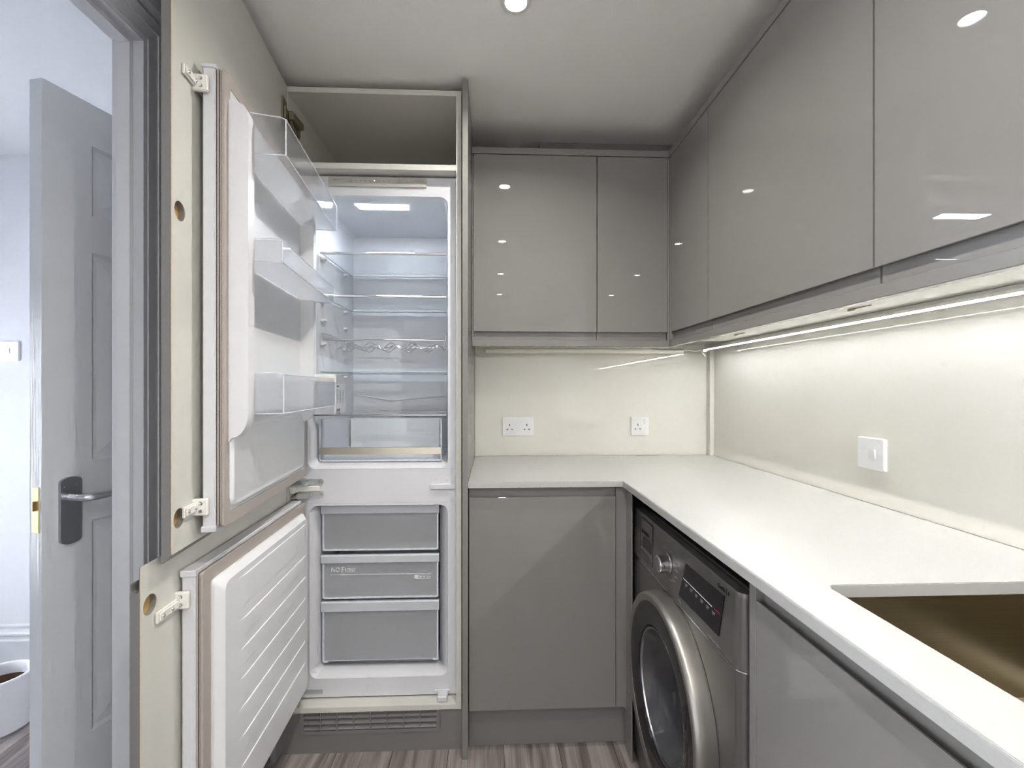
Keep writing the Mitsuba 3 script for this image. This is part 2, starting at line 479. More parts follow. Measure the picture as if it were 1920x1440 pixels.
# ------------------------------------------------------------------ tall fridge housing
H0 = np.array([-0.691, 1.606, 0.0])
CX0, CX1, CY0 = -0.709, -0.1215, 1.614            # carcass outer sides are CX0 .. CX1 + 18 mm
tc = thing('tall_cabinet', 'tall cream fridge housing cabinet with both doors swung open', 'cabinet')
put('side_panel', box(CX0 - 0.0, CX0 + 0.018, CY0, 2.18, 0.1436, 2.264, 0.0006), 'cream_board', tc)
put('side_panel', box(-0.1235, -0.1055, CY0, 2.18, 0.1436, 2.264, 0.0006), 'cream_board', tc)
put('top_panel', box(CX0 + 0.018, -0.1235, CY0, 2.18, 2.246, 2.264, 0.0006), 'cream_board', tc)
put('shelf', box(CX0 + 0.018, -0.1235, CY0 + 0.001, 2.172, 1.990, 2.010, 0.0006), 'cream_board', tc)
put('bottom_panel', box(CX0 + 0.018, -0.1235, CY0, 2.18, 0.1436, 0.1616, 0.0006), 'cream_board', tc)
put('back_panel', box(CX0 + 0.018, -0.1235, 2.172, 2.18, 0.1616, 2.246), 'cream_board', tc)
for y, z in ((1.75, 2.125), (1.93, 2.125), (2.09, 2.125)):
    put('shelf_pin_hole', lathe([(0, 0.0006), (0.0028, 0.0005), (0.0028, -0.001), (0, -0.001)], 12, frame((CX0 + 0.018, y, z), (0, 1, 0), (0, 0, 1), (1, 0, 0))), 'ink', tc)


def doorframe(o, a):
    return frame(o, (math.sin(a), -math.cos(a), 0), (math.cos(a), math.sin(a), 0), (0, 0, 1))


A_UP, A_LO = 0.104, 0.053
FU, FL = doorframe(H0, A_UP), doorframe(H0, A_LO)
LU, LL = 0.671, 0.705


def with_holes(s0, s1, z0, z1, holes):
    p = sbox(s0, z0, s1, z1)
    for s, z in holes:
        p = p.difference(Point(s, z).buffer(0.0195, quad_segs=10))
    return p


def bore(s, z):
    return cat(lathe([(0.0197, 0.0), (0.0197, -0.0125), (0, -0.0125)], 36, frame((s, 0.0002, z), (0, 0, 1), (1, 0, 0), (0, 1, 0))))


# upper furniture door
hu = [(0.645, 1.598), (0.648, 0.985)]
prof = Polygon([(-0.020, 0.903), (-0.0185, 0.902), (-0.0145, 0.905), (-0.009, 0.911), (-0.0045, 0.917), (-0.0025, 0.920), (-0.001, 0.920), (-0.001, 2.262), (-0.020, 2.262)])
ud = prism(prof, 'x', 0.0, LU)
cut = m3.Manifold.batch_boolean([to_mani(prism(Point(s, z).buffer(0.0195, quad_segs=10), 'y', -0.014, 0.01)) for s, z in hu], m3.OpType.Add)
ud = from_mani(to_mani(ud) - cut)
tcu = put('door', ud, 'panel_grey', tc, F=FU, label='tall upper furniture door swung open, cream inside with grey edges')
put('inner_face', prism(with_holes(0.0, LU, 0.920, 2.262, hu), 'y', -0.001, 0.0), 'cream_board', tcu, F=FU)
put('edge_band', box(LU - 0.0003, LU + 0.0004, -0.0022, 0.0, 0.920, 2.262), 'cream_edge', tcu, F=FU)
for s, z in hu:
    put('hinge_bore', bore(s, z), 'raw_board', tcu, F=FU, smooth=40)
# lower furniture door with a J-shaped grip along its top
hl = [(0.6805, 0.8297)]
arc = [(-0.0105 + 0.0055 * math.cos(q), 0.870 + 0.0055 * math.sin(q)) for q in np.linspace(PI, 2 * PI, 9)]
arc = [(-0.0105 + 0.0068 * math.cos(q), 0.868 + 0.0068 * math.sin(q)) for q in np.linspace(PI, 2 * PI, 11)]
prof = Polygon([(-0.020, 0.15), (-0.020, 0.8775), (-0.0192, 0.879), (-0.018, 0.879), (-0.0173, 0.877)] + arc + [(-0.0034, 0.905), (-0.0034, 0.9100), (-0.001, 0.9105), (-0.001, 0.15)])
ld = prism(prof, 'x', 0.0, LL)
cut = to_mani(prism(Point(*hl[0]).buffer(0.0195, quad_segs=10), 'y', -0.0125, 0.01))
ld = from_mani(to_mani(ld) - cut)
tcl = put('door', ld, 'panel_grey', tc, F=FL, label='lower furniture door swung open, cream inside with grey grip edge')
put('inner_face', prism(with_holes(0.0, LL, 0.15, 0.9105, hl), 'y', -0.001, 0.0), 'cream_board', tcl, F=FL)
put('edge_band', box(LL - 0.0003, LL + 0.0004, -0.0022, 0.0, 0.15, 0.9105), 'cream_edge', tcl, F=FL)
for s, z in hl:
    put('hinge_bore', bore(s, z), 'raw_board', tcl, F=FL, smooth=40)
# concealed hinge at the top of the upper door
hg = put('hinge', cat(box(0.010, 0.050, 0.0, 0.004, 2.100, 2.200, 0.001), box(0.014, 0.044, 0.004, 0.011, 2.130, 2.170, 0.002)), 'bronze_hinge', tc, F=FU, label='dark metal concealed hinge')
put('hinge_arm', cat(hull([(-0.668, 1.600, 2.127), (-0.668, 1.600, 2.173), (-0.684, 1.600, 2.127), (-0.684, 1.600, 2.173), (-0.676, 1.685, 2.125), (-0.676, 1.685, 2.167), (-0.690, 1.685, 2.125), (-0.690, 1.685, 2.167)]),
                     hull([(-0.660, 1.590, 2.139), (-0.660, 1.590, 2.161), (-0.675, 1.588, 2.139), (-0.675, 1.588, 2.161), (-0.655, 1.66, 2.139), (-0.655, 1.66, 2.161), (-0.675, 1.66, 2.139), (-0.675, 1.66, 2.161)]),
                     box(-0.690, -0.686, 1.63, 1.70, 2.115, 2.181, 0.001)), 'bronze_hinge', hg)
# end panels and kickboard of the housing
put('end_panel', box(-0.1005, -0.0815, 1.576, 2.185, 0.0, 2.280, 0.0008), 'panel_grey', label='tall grey end panel between the fridge housing and the worktop', cat_='panel')
put('end_panel', box(-0.7365, -0.7185, 1.588, 2.185, 0.0, 2.264, 0.0008), 'panel_grey', label='grey end panel on the left of the fridge housing, foot seen below the open door', cat_='panel')
kb = thing('kickboard', 'grey kickboard with a slotted air vent under the fridge housing', 'kickboard')
vx0, vx1, vz0, vz1 = -0.650, -0.180, 0.068, 0.1385
face = sbox(-0.7185, 0.0, -0.1005, 0.1430).difference(sbox(vx0 + 0.006, vz0 + 0.006, vx1 - 0.006, vz1 - 0.0))
put('board', prism(face, 'y', 1.623, 1.639), 'plinth_grey', kb)
gr = put('vent', prism(rrect(vx0, vx1, vz0, vz1 + 0.004, 0.004).difference(sbox(vx0 + 0.011, vz0 + 0.010, vx1 - 0.011, vz1)), 'y', 1.617, 1.626), 'vent_grey', kb, label='slotted plastic vent grille')
put('backing', box(vx0 + 0.007, vx1 - 0.007, 1.637, 1.6388, vz0 + 0.008, vz1), 'dark_plastic', gr)
for k in range(3):
    z = vz0 + 0.0125 + k * 0.0195
    put('slat', hull([(x, y, zz) for x in (vx0 + 0.010, vx1 - 0.010) for y, zz in ((1.6195, z), (1.6195, z + 0.003), (1.633, z + 0.010), (1.633, z + 0.013))]), 'vent_grey', gr)
for k in range(1, 8):
    x = vx0 + 0.011 + k * (vx1 - vx0 - 0.022) / 8
    put('mullion', box(x - 0.0016, x + 0.0016, 1.618, 1.634, vz0 + 0.010, vz1 - 0.001), 'vent_grey', gr)

# ------------------------------------------------------------------ fridge freezer
FX0, FX1, FY = -0.680, -0.1245, 1.660
ff = thing('fridge_freezer', 'white built-in fridge freezer standing open inside the tall cream housing', 'fridge freezer')


def cavity(steps):
    """steps: (y, x0, x1, z0, z1, radius) from front to back"""
    rings = [ring3(rrect(x0, x1, z0, z1, r), 'y', y) for y, x0, x1, z0, z1, r in steps]
    parts = [to_mani(hull(np.vstack([rings[i], rings[i + 1]]))) for i in range(len(rings) - 1)]
    return m3.Manifold.batch_boolean(parts, m3.OpType.Add)


body = to_mani(box(FX0, FX1, FY, 2.155, 0.165, 1.986, 0.003))
cav1 = cavity([(FY - 0.01, -0.645, -0.153, 0.958, 1.922, 0.03), (FY + 0.006, -0.640, -0.158, 0.966, 1.915, 0.026), (1.698, -0.620, -0.1615, 0.985, 1.912, 0.02), (2.10, -0.613, -0.166, 0.985, 1.912, 0.02)])
cav2 = cavity([(FY - 0.01, -0.638, -0.153, 0.228, 0.838, 0.03), (FY + 0.006, -0.634, -0.158, 0.234, 0.832, 0.026), (1.692, -0.611, -0.188, 0.252, 0.830, 0.016), (2.08, -0.606, -0.193, 0.252, 0.828, 0.016)])
put('body', from_mani(body - cav1 - cav2), 'fridge_white', ff, smooth=35)
# seams of the middle band
for z in (0.9615, 0.8425):
    put('seam', box(FX0 + 0.01, FX1 - 0.008, FY - 0.0006, FY, z - 0.0006, z + 0.0006), 'frost_rim', ff)
# control panel
cp = put('control_panel', prism(rrect(-0.569, -0.231, 1.9475, 1.980, 0.0015), 'y', FY - 0.006, FY), 'panel_tan', ff, label='grey-beige touch control strip with tiny lights')
yp = FY - 0.0061
ink = [text('Electronic', 0.0052, 0.0003, width=0.031).apply_transform(FACE_NY(-0.557, yp, 1.9685)),
       text('FrostFree', 0.0052, 0.0003, width=0.031).apply_transform(FACE_NY(-0.272, yp, 1.9665))]
for x in (-0.525, -0.282):
    ink.append(box(x, x + 0.0008, yp - 0.0003, yp, 1.960, 1.976))
ring_ = Point(0, 0).buffer(0.0082, quad_segs=10).difference(Point(0, 0).buffer(0.0076, quad_segs=10))
for x in (-0.5105, -0.4915, -0.3245, -0.3055):
    ink.append(moved(prism(ring_, 'y', yp - 0.0003, yp), x, 0, 1.9675))
    ink.append(box(x - 0.004, x + 0.004, yp - 0.0003, yp, 1.9635, 1.9645))
ink.append(prism(Polygon([(-0.4945, 1.9665), (-0.4885, 1.9665), (-0.4915, 1.973)]), 'y', yp - 0.0003, yp))
ink.append(moved(prism(Point(0, 0).buffer(0.002, quad_segs=6), 'y', yp - 0.0003, yp), -0.3245, 0, 1.9695))
for k in range(8):
    x = -0.4735 + 0.0085 * k * 1.9 / 1.0 * 0.98
    if k != 4:
        ink.append(moved(prism(Point(0, 0).buffer(0.0016, quad_segs=5), 'y', yp - 0.0003, yp), x, 0, 1.9680))
    ink.append(box(x - 0.0012, x + 0.0012, yp - 0.0003, yp, 1.9635, 1.9642))
put('lettering', cat(*ink), 'grey_ink', cp)
put('indicator_light', moved(prism(Point(0, 0).buffer(0.0019, quad_segs=6), 'y', yp - 0.0004, yp), -0.4735 + 0.0085 * 4 * 1.9 * 0.98, 0, 1.9680), 'white_ink', cp, label='lit green-white indicator', **emit((1.4, 1.8, 0.9)))
# interior lamp
lp = Polygon([(-0.500, 1.722), (-0.304, 1.722), (-0.312, 1.772), (-0.490, 1.772)]).buffer(-0.004).buffer(0.004)
put('interior_lamp', prism(lp, 'z', 1.9105, 1.915), 'white_plastic', ff, label='glowing white lamp in the fridge ceiling', **emit(FRIDGE_RADIANCE))
# glass shelves
for z, chrome in ((1.7276, True), (1.5737, True), (1.303, False)):
    sh = put('glass_shelf', sheet([(-0.612, 1.704, z), (-0.168, 1.704, z), (-0.168, 2.07, z + 0.004), (-0.612, 2.07, z + 0.004)]), 'shelf_glass', ff, label='clear glass fridge shelf')
    if chrome:
        put('front_trim', box(-0.614, -0.1645, 1.699, 1.706, z - 0.004, z + 0.004, 0.0015), 'chrome', sh)
    else:
        put('front_trim', box(-0.614, -0.1645, 1.703, 1.706, z - 0.002, z + 0.002, 0.0006), 'glass_edge', sh)
    put('rear_trim', box(-0.606, -0.17, 2.066, 2.078, z + 0.001, z + 0.015, 0.003), 'fridge_liner', sh)
    put('side_rail', tube([(-0.610, 1.706, z - 0.001), (-0.6085, 2.07, z + 0.003)], 0.0022, 6), 'glass_edge', sh)
# shelf supports on the left liner wall
for z in (1.722, 1.568, 1.498, 1.298, 1.412):
    for y in (1.735, 1.985):
        put('shelf_support', hull(np.vstack([ring3(rrect(y - 0.016, y + 0.016, z - 0.016, z - 0.002, 0.005, 3), 'x', -0.618), ring3(rrect(y - 0.010, y + 0.010, z - 0.009, z - 0.002, 0.003, 3), 'x', -0.602)])), 'fridge_liner', ff, smooth=40)
# wire bottle rack
zr = 1.417
wr = put('wire_rack', cat(tube([(-0.606, 1.703, zr), (-0.168, 1.703, zr)], 0.0032, 8),
                          tube([(-0.606, 2.06, zr + 0.004), (-0.170, 2.06, zr + 0.004)], 0.0028, 8),
                          tube([(-0.607, 1.703, zr), (-0.608, 1.701, zr + 0.010), (-0.608, 1.703, zr + 0.024), (-0.608, 1.715, zr + 0.027), (-0.606, 2.05, zr + 0.027), (-0.606, 2.06, zr + 0.02), (-0.606, 2.06, zr + 0.004)], 0.0028, 8),
                          tube([(-0.169, 1.703, zr), (-0.168, 1.701, zr + 0.010), (-0.168, 1.703, zr + 0.024), (-0.168, 1.715, zr + 0.027), (-0.170, 2.05, zr + 0.027), (-0.170, 2.06, zr + 0.02), (-0.170, 2.06, zr + 0.004)], 0.0028, 8)), 'chrome', ff, smooth=50, label='wavy chrome wire bottle rack')
for q, y in enumerate((1.80, 1.87, 1.94)):
    pts = [(-0.606, y, zr + 0.028), (-0.600, y, zr + 0.012), (-0.594, y, zr - 0.004)]
    for x in np.linspace(-0.585, -0.190, 76):
        pts.append((x, y, zr - 0.012 + 0.0125 * math.cos((x + 0.585) / 0.0805 * 2 * PI + PI)))
    pts += [(-0.182, y, zr - 0.006), (-0.175, y, zr + 0.010), (-0.171, y, zr + 0.028)]
    put('wave_wire', tube(pts, 0.0021, 6), 'chrome', wr, smooth=50)
# drip channel, rating label
put('drip_channel', tube([(-0.600, 2.098, 1.216), (-0.46, 2.096, 1.193), (-0.44, 2.096, 1.190), (-0.42, 2.096, 1.193), (-0.172, 2.098, 1.213)], 0.003, 6), 'fridge_liner', ff)
rl = put('rating_label', box(-0.6165, -0.6125, 1.86, 1.985, 1.145, 1.262), 'white_plastic', ff, label='printed paper rating label')
bars = []
for c in range(3):
    y = 1.875 + 0.036 * c
    z = 1.236
    while z > 1.185:
        ln = 0.009 + 0.018 * rng.random()
        bars.append(box(-0.6126, -0.6120, y, y + ln, z, z + 0.0014))
        z -= 0.0042
bars.append(box(-0.6126, -0.6120, 1.875, 1.900, 1.248, 1.255))
for k in range(9):
    bars.append(box(-0.6126, -0.6120, 1.875 + 0.005 * k, 1.878 + 0.005 * k, 1.152, 1.163))
put('print', cat(*bars), 'grey_ink', rl, kind='stuff')
# glass cover above the crisper and the crisper drawer
gs = put('crisper_cover', sheet([(-0.612, 1.682, 1.151), (-0.166, 1.682, 1.151), (-0.166, 2.06, 1.151), (-0.612, 2.06, 1.151)]), 'shelf_glass', ff, label='glass cover over the salad drawer')
put('front_trim', box(-0.632, -0.162, 1.674, 1.684, 1.146, 1.152, 0.001), 'satin_chrome', gs)
put('rear_trim', box(-0.600, -0.168, 2.05, 2.066, 1.135, 1.149, 0.003), 'satin_chrome', gs)
cx0, cx1, cy, cz0, cz1 = -0.612, -0.181, 1.690, 0.984, 1.137
cd = put('salad_drawer', sheet([(cx0, cy, cz0), (cx1, cy, cz0), (cx1, cy, cz1), (cx0, cy, cz1)],
                               [(cx0 + 0.004, cy, cz0), (cx0 + 0.004, 2.04, cz0 + 0.02), (cx0 + 0.004, 2.04, cz1 - 0.01), (cx0 + 0.004, cy, cz1)],
                               [(cx1 - 0.004, cy, cz0), (cx1 - 0.004, 2.04, cz0 + 0.02), (cx1 - 0.004, 2.04, cz1 - 0.01), (cx1 - 0.004, cy, cz1)]), 'clear_plastic', ff, label='clear plastic salad drawer with a metal band')
put('drawer_floor', box(cx0 + 0.006, cx1 - 0.006, cy + 0.004, 2.04, cz0 + 0.002, cz0 + 0.006), 'fridge_liner', cd)
put('drawer_back', box(cx0 + 0.006, cx1 - 0.006, 2.036, 2.041, cz0 + 0.006, cz1 - 0.02), 'fridge_liner', cd)
put('metal_band', box(cx0 + 0.001, cx1 - 0.001, cy - 0.004, cy + 0.001, 1.0085, 1.0335, 0.001), 'trim_metal', cd, label='brushed metal band')
rim = rrect(cx0, cx1, cz0, cz1, 0.007).difference(rrect(cx0 + 0.0035, cx1 - 0.0035, cz0 + 0.0045, cz1 - 0.002, 0.005))
put('drawer_rim', prism(rim, 'y', cy - 0.002, cy + 0.002), 'plastic_edge', cd)
for x in (cx0 + 0.008, cx1 - 0.008):
    put('drawer_side_edge', box(x - 0.0012, x + 0.0012, cy, cy + 0.02, cz0 + 0.004, cz1), 'frost_rim', cd)
for x in (-0.585, -0.21):
    put('drawer_roller', box(x - 0.012, x + 0.012, cy + 0.004, cy + 0.02, 0.9755, cz0, 0.003), 'clear_plastic', cd)

# freezer drawers
gx0, gx1, gy = -0.6045, -0.1935, 1.700
for q, (z0, z1, band) in enumerate(((0.664, 0.829, 0.030), (0.493, 0.650, 0.027), (0.266, 0.484, 0.034))):
    zf = z1 - band
    fd = put('freezer_drawer', sheet([(gx0, gy, z0), (gx1, gy, z0), (gx1, gy, zf), (gx0, gy, zf)]), 'frost_plastic', ff, label='frosted grey see-through freezer drawer')
    put('grip_band', prism(Polygon([(gy - 0.010, zf), (gy - 0.006, zf - 0.003), (gy + 0.003, zf), (gy + 0.004, z1), (gy - 0.007, z1), (gy - 0.010, z1 - 0.004)]), 'x', gx0 - 0.003, gx1 + 0.003), 'frost_rim', fd)
    rim = rrect(gx0, gx1, z0, zf + 0.001, 0.008).difference(rrect(gx0 + 0.006, gx1 - 0.006, z0 + 0.005, zf + 0.02, 0.006))
    put('drawer_rim', prism(rim, 'y', gy - 0.004, gy + 0.001), 'plastic_edge', fd)
    put('drawer_box', cat(box(gx0 + 0.006, gx1 - 0.006, gy + 0.006, 2.04, z0, z0 + 0.004), box(gx0 + 0.006, gx0 + 0.010, gy + 0.006, 2.04, z0 + 0.004, zf - 0.02),
                          box(gx1 - 0.010, gx1 - 0.006, gy + 0.006, 2.04, z0 + 0.004, zf - 0.02), box(gx0 + 0.010, gx1 - 0.010, 2.036, 2.04, z0 + 0.004, zf - 0.02)), 'frost_rim', fd)
    if q == 1:
        put('lettering', text('NO Frost', 0.0165, 0.0006, bold=True, width=0.085), 'white_ink', fd, F=FACE_NY(-0.574, gy - 0.0012, 0.588), label='white NO Frost lettering')
        badge = rrect(-0.279, -0.223, 0.5585, 0.5735, 0.004).difference(rrect(-0.2645, -0.2245, 0.560, 0.572, 0.003))
        stars = [prism(badge, 'y', gy - 0.0016, gy - 0.0008)]
        for k in range(3):
            x = -0.2575 + 0.0125 * k
            stars += [moved(prism(affinity.rotate(sbox(-0.0042, -0.0008, 0.0042, 0.0008), an, origin=(0, 0)), 'y', gy - 0.0016, gy - 0.0008), x, 0, 0.566) for an in (0, 60, 120)]
        put('star_badge', cat(*stars), 'white_ink', fd, label='small badge with one plus three stars')
        put('ridge', box(-0.578, -0.222, gy - 0.0016, gy - 0.0004, 0.5765, 0.5785), 'plastic_edge', fd)
    if q == 2:
        put('lower_slot', box(gx0 + 0.02, gx1 - 0.02, gy - 0.0055, gy - 0.0035, z0 + 0.0005, z0 + 0.0055), 'satin_chrome', fd)

# hinges and clips on the flange
for z0, z1 in ((0.9065, 0.929), (0.8635, 0.886)):
    hp = prism(rrect(-0.668, -0.586, z0, z1, 0.008), 'y', FY - 0.004, FY)
    hk = put('hinge_plate', cat(hp, hull([(-0.668, FY - 0.001, z0 + 0.002), (-0.668, FY - 0.001, z1 - 0.002), (-0.63, FY - 0.001, z0 + 0.002), (-0.63, FY - 0.001, z1 - 0.002), (-0.684, 1.628, z0 + 0.003), (-0.684, 1.628, z0 + 0.007), (-0.640, 1.628, z0 + 0.003), (-0.640, 1.628, z0 + 0.007)])), 'zinc', ff, label='zinc-plated fridge door hinge')
    for x in (-0.628, -0.598):
        put('hinge_screw', lathe([(0, 0.0020), (0.0045, 0.0016), (0.006, 0), (0, 0)], 14, frame((x, FY - 0.004, (z0 + z1) / 2), (1, 0, 0), (0, 0, 1), (0, -1, 0))), 'chrome', hk, smooth=40)
put('hinge_cover', cat(box(-0.676, -0.598, FY - 0.010, FY, 0.8868, 0.9058, 0.002), box(-0.690, -0.672, 1.625, FY, 0.884, 0.908, 0.002)), 'warm_white_plastic', ff)
put('fixing_clip', cat(box(-0.217, -0.128, FY - 0.009, FY, 0.8895, 0.9095, 0.002), box(-0.131, -0.1245, FY - 0.014, FY - 0.004, 0.880, 0.913, 0.002)), 'fridge_white', ff)
for x, z in ((-0.198, 0.9245), (-0.158, 0.9245), (-0.198, 0.8745), (-0.158, 0.8745), (-0.205, 0.192), (-0.160, 0.192)):
    put('hole_cap', lathe([(0, 0.0014), (0.0065, 0.001), (0.0075, 0), (0, 0)], 18, frame((x, FY, z), (1, 0, 0), (0, 0, 1), (0, -1, 0))), 'fridge_white', ff, smooth=40)
put('lower_hinge', cat(box(-0.672, -0.588, FY - 0.004, FY, 0.180, 0.198, 0.002), box(-0.684, -0.655, 1.635, FY - 0.003, 0.180, 0.186, 0.001)), 'zinc', ff, label='zinc-plated lower door hinge')
put('lower_clip', cat(box(-0.190, -0.155, 1.622, FY, 0.1622, 0.182, 0.003), box(-0.205, -0.150, FY - 0.006, FY, 0.178, 0.186, 0.001)), 'fridge_white', ff)
put('cover_outline', prism(rrect(-0.436, -0.392, 0.183, 0.207, 0.002).difference(rrect(-0.4352, -0.3928, 0.1838, 0.2062, 0.0015)), 'y', FY - 0.0006, FY), 'frost_rim', ff)

# ---- fridge door (upper), local s from hinge to free edge, t out of its inner face
FFU = doorframe(np.array([-0.6425, 1.634, 0]), 0.104)
LS = 0.609
fdr = put('door', cat(box(0, LS, -0.038, -0.012, 0.944, 1.932, 0.003)), 'fridge_white', ff, F=FFU, label='open fridge door with clear bins')
put('door_cap', box(-0.001, LS + 0.003, -0.040, -0.010, 1.927, 1.937, 0.002), 'fridge_white', fdr, F=FFU)
put('door_cap', box(-0.001, LS + 0.003, -0.040, -0.010, 0.9365, 0.950, 0.002), 'fridge_white', fdr, F=FFU)


def gasket_ring(s0, s1, z0, z1, w, t0, t1):
    return prism(rrect(s0, s1, z0, z1, 0.006).difference(rrect(s0 + w, s1 - w, z0 + w, z1 - w, 0.006)), 'y', t0, t1)


put('gasket', cat(gasket_ring(0.002, LS - 0.001, 0.946, 1.932, 0.028, 0.001, 0.006), gasket_ring(0.005, LS - 0.004, 0.949, 1.929, 0.02, -0.004, -0.001), gasket_ring(0.003, LS - 0.002, 0.947, 1.931, 0.02, -0.009, -0.006)), 'gasket', fdr, F=FFU)
put('gasket_groove', gasket_ring(0.008, LS - 0.007, 0.952, 1.926, 0.018, -0.012, 0.001), 'gasket_dark', fdr, F=FFU)
# liner: back skin, two side ribs, bottom block
S0, S1 = 0.030, LS - 0.020
put('liner', box(S0 - 0.004, S1 + 0.004, -0.012, 0.004, 0.970, 1.908, 0.002), 'fridge_liner', fdr, F=FFU)


RIB = Polygon([(0.000, 1.876), (0.020, 1.874), (0.036, 1.866), (0.044, 1.852), (0.046, 1.838), (0.046, 1.190)] +
              [(0.012 + 0.034 * math.cos(q), 1.190 - 0.055 * math.sin(q)) for q in np.linspace(0.1, PI / 2, 9)] + [(0.006, 1.126), (0.000, 1.124)])


def rib(s0, s1):
    return prism(RIB.buffer(-0.003).buffer(0.003), 'x', s0, s1)


put('liner_rib', rib(S1 - 0.034, S1), 'fridge_liner', fdr, F=FFU, smooth=30)
put('liner_rib', rib(S0, S0 + 0.034), 'fridge_liner', fdr, F=FFU, smooth=30)
blk = np.vstack([ring3(rrect(S0 + 0.002, S1 - 0.002, 0.976, 1.162, 0.028, 6), 'y', 0.002), ring3(rrect(S0 + 0.008, S1 - 0.008, 0.982, 1.156, 0.026, 6), 'y', 0.010), ring3(rrect(S0 + 0.014, S1 - 0.014, 0.988, 1.150, 0.024, 6), 'y', 0.012)])
put('liner_block', hull(blk), 'fridge_liner', fdr, F=FFU, smooth=35)


def door_bin(z0, z1, t1, lidded, holder):
    s0, s1, t0 = S0 + 0.036, S1 - 0.036, 0.006
    s0, s1 = S0 + 0.004, S1 - 0.036
    ze = z1 + (0.012 if lidded else 0)
    k = 0.010
    b = sheet([(s0, t1, z0), (s1, t1, z0), (s1, t1, z1), (s0, t1, z1)],
              [(s0, t0, z0 + 0.002), (s1, t0, z0 + 0.002), (s1, t1, z0), (s0, t1, z0)],
              [(s1, t0, z0), (s1, t1, z0), (s1, t1, z1), (s1, t0, ze)],
              [(s0, t0, z0), (s0, t1, z0), (s0, t1, z1), (s0, t0, ze)])
    key = put('door_bin', b, 'milky_plastic', fdr, F=FFU, label='clear plastic door bin')
    e = 0.0014
    put('door_bin_edge', cat(tube([(s1, t0, ze), (s1, t1 - 0.012, z1 + 0.004), (s1, t1, z1), (s0, t1, z1), (s0, t0, ze)], e, 6), tube([(s1, t0, z0), (s1, t1, z0), (s0, t1, z0), (s0, t0, z0)], e, 6), tube([(s1, t1, z0), (s1, t1, z1)], e, 6), tube([(s0, t1, z0), (s0, t1, z1)], e, 6)), 'plastic_edge', fdr, F=FFU)
    if holder:
        put('bottle_holder', box(s0 + 0.004, s0 + 0.016, t0 + 0.002, t1 + 0.006, z1 - 0.012, z1 + 0.014, 0.002), 'warm_white_plastic', fdr, F=FFU, label='cream bottle holder tab')


door_bin(1.778, 1.860, 0.113, True, False)
door_bin(1.533, 1.583, 0.105, False, False)
door_bin(1.186, 1.276, 0.108, False, True)
# sliding brackets that tie the furniture door to the fridge door


def bracket(F, s0, s1, z, slope, tt):
    """arm flat on the furniture door from s0 (free side) to s1, a block with two screws on the fridge door's end face"""
    arm = cat(box(s1, s0, 0.001, 0.006, z - 0.011, z + 0.011, 0.001), box(s1 + 0.004, s0 - 0.004, 0.006, 0.009, z - 0.0075, z + 0.0075, 0.001))
    return arm


for zc in (1.889, 0.993):
    bk = put('bracket_arm', bracket(FU, 0.640, 0.560, zc, 0, 0), 'warm_white_plastic', ff, F=FU, label='cream bracket tying furniture door to fridge door')
    for s in (0.628, 0.600):
        put('screw', lathe([(0, 0.0022), (0.003, 0.002), (0.0042, 0), (0, 0)], 12, frame((s, 0.009, zc), (0, 0, 1), (1, 0, 0), (0, 1, 0))), 'chrome', bk, F=FU, smooth=40)
    put('clamp', box(LS + 0.002, LS + 0.012, -0.054, -0.022, zc - 0.018, zc + 0.018, 0.0025), 'warm_white_plastic', bk, F=FFU)
    for dz in (-0.008, 0.008):
        put('screw', lathe([(0, 0.0022), (0.003, 0.002), (0.0044, 0), (0, 0)], 12, frame((LS + 0.012, -0.036, zc + dz), (0, 1, 0), (0, 0, 1), (1, 0, 0))), 'chrome', bk, F=FFU, smooth=40)

# ---- freezer door (lower)
FFL = doorframe(np.array([-0.6445, 1.634, 0]), 0.046)
LSL = 0.618
fdl = put('freezer_door', box(0, LSL, -0.038, -0.010, 0.206, 0.856, 0.003), 'fridge_white', ff, F=FFL, label='open freezer door with a ribbed white inside')
put('door_cap', box(-0.001, LSL + 0.003, -0.040, -0.008, 0.846, 0.860, 0.002), 'fridge_white', fdl, F=FFL)
put('door_cap', box(-0.001, LSL + 0.003, -0.040, -0.008, 0.203, 0.213, 0.002), 'fridge_white', fdl, F=FFL)
put('gasket', cat(gasket_ring(0.002, LSL - 0.001, 0.208, 0.854, 0.028, 0.001, 0.006), gasket_ring(0.005, LSL - 0.004, 0.211, 0.851, 0.02, -0.004, -0.001), gasket_ring(0.003, LSL - 0.002, 0.209, 0.853, 0.02, -0.009, -0.006)), 'gasket', fdl, F=FFL)
put('gasket_groove', gasket_ring(0.008, LSL - 0.007, 0.214, 0.848, 0.018, -0.010, 0.001), 'gasket_dark', fdl, F=FFL)
p = np.vstack([ring3(rrect(0.030, LSL - 0.030, 0.236, 0.828, 0.014, 5), 'y', -0.01), ring3(rrect(0.032, LSL - 0.032, 0.238, 0.826, 0.016, 5), 'y', 0.012), ring3(rrect(0.042, LSL - 0.050, 0.248, 0.812, 0.02, 5), 'y', 0.026)])
put('inner_panel', hull(p), 'fridge_liner', fdl, F=FFL, smooth=28)
for z0, z1 in [(0.725, 0.797)] + [(0.652 - 0.070 * k, 0.694 - 0.070 * k) for k in range(6)]:
    zm = (z0 + z1) / 2
    put('rib', hull([(q, 0.0255, z) for q in (0.052, LSL - 0.100) for z in (z0, z1)] + [(q, t, z) for q in (0.075, LSL - 0.150) for t, z in ((0.0282, z0 + 0.0016), (0.0284, zm), (0.0282, z1 - 0.0020))]), 'fridge_liner', fdl, F=FFL)
bk = put('bracket_arm', bracket(FL, 0.668, 0.585, 0.796, 0, 0), 'warm_white_plastic', ff, F=FL, label='cream bracket tying furniture door to freezer door')
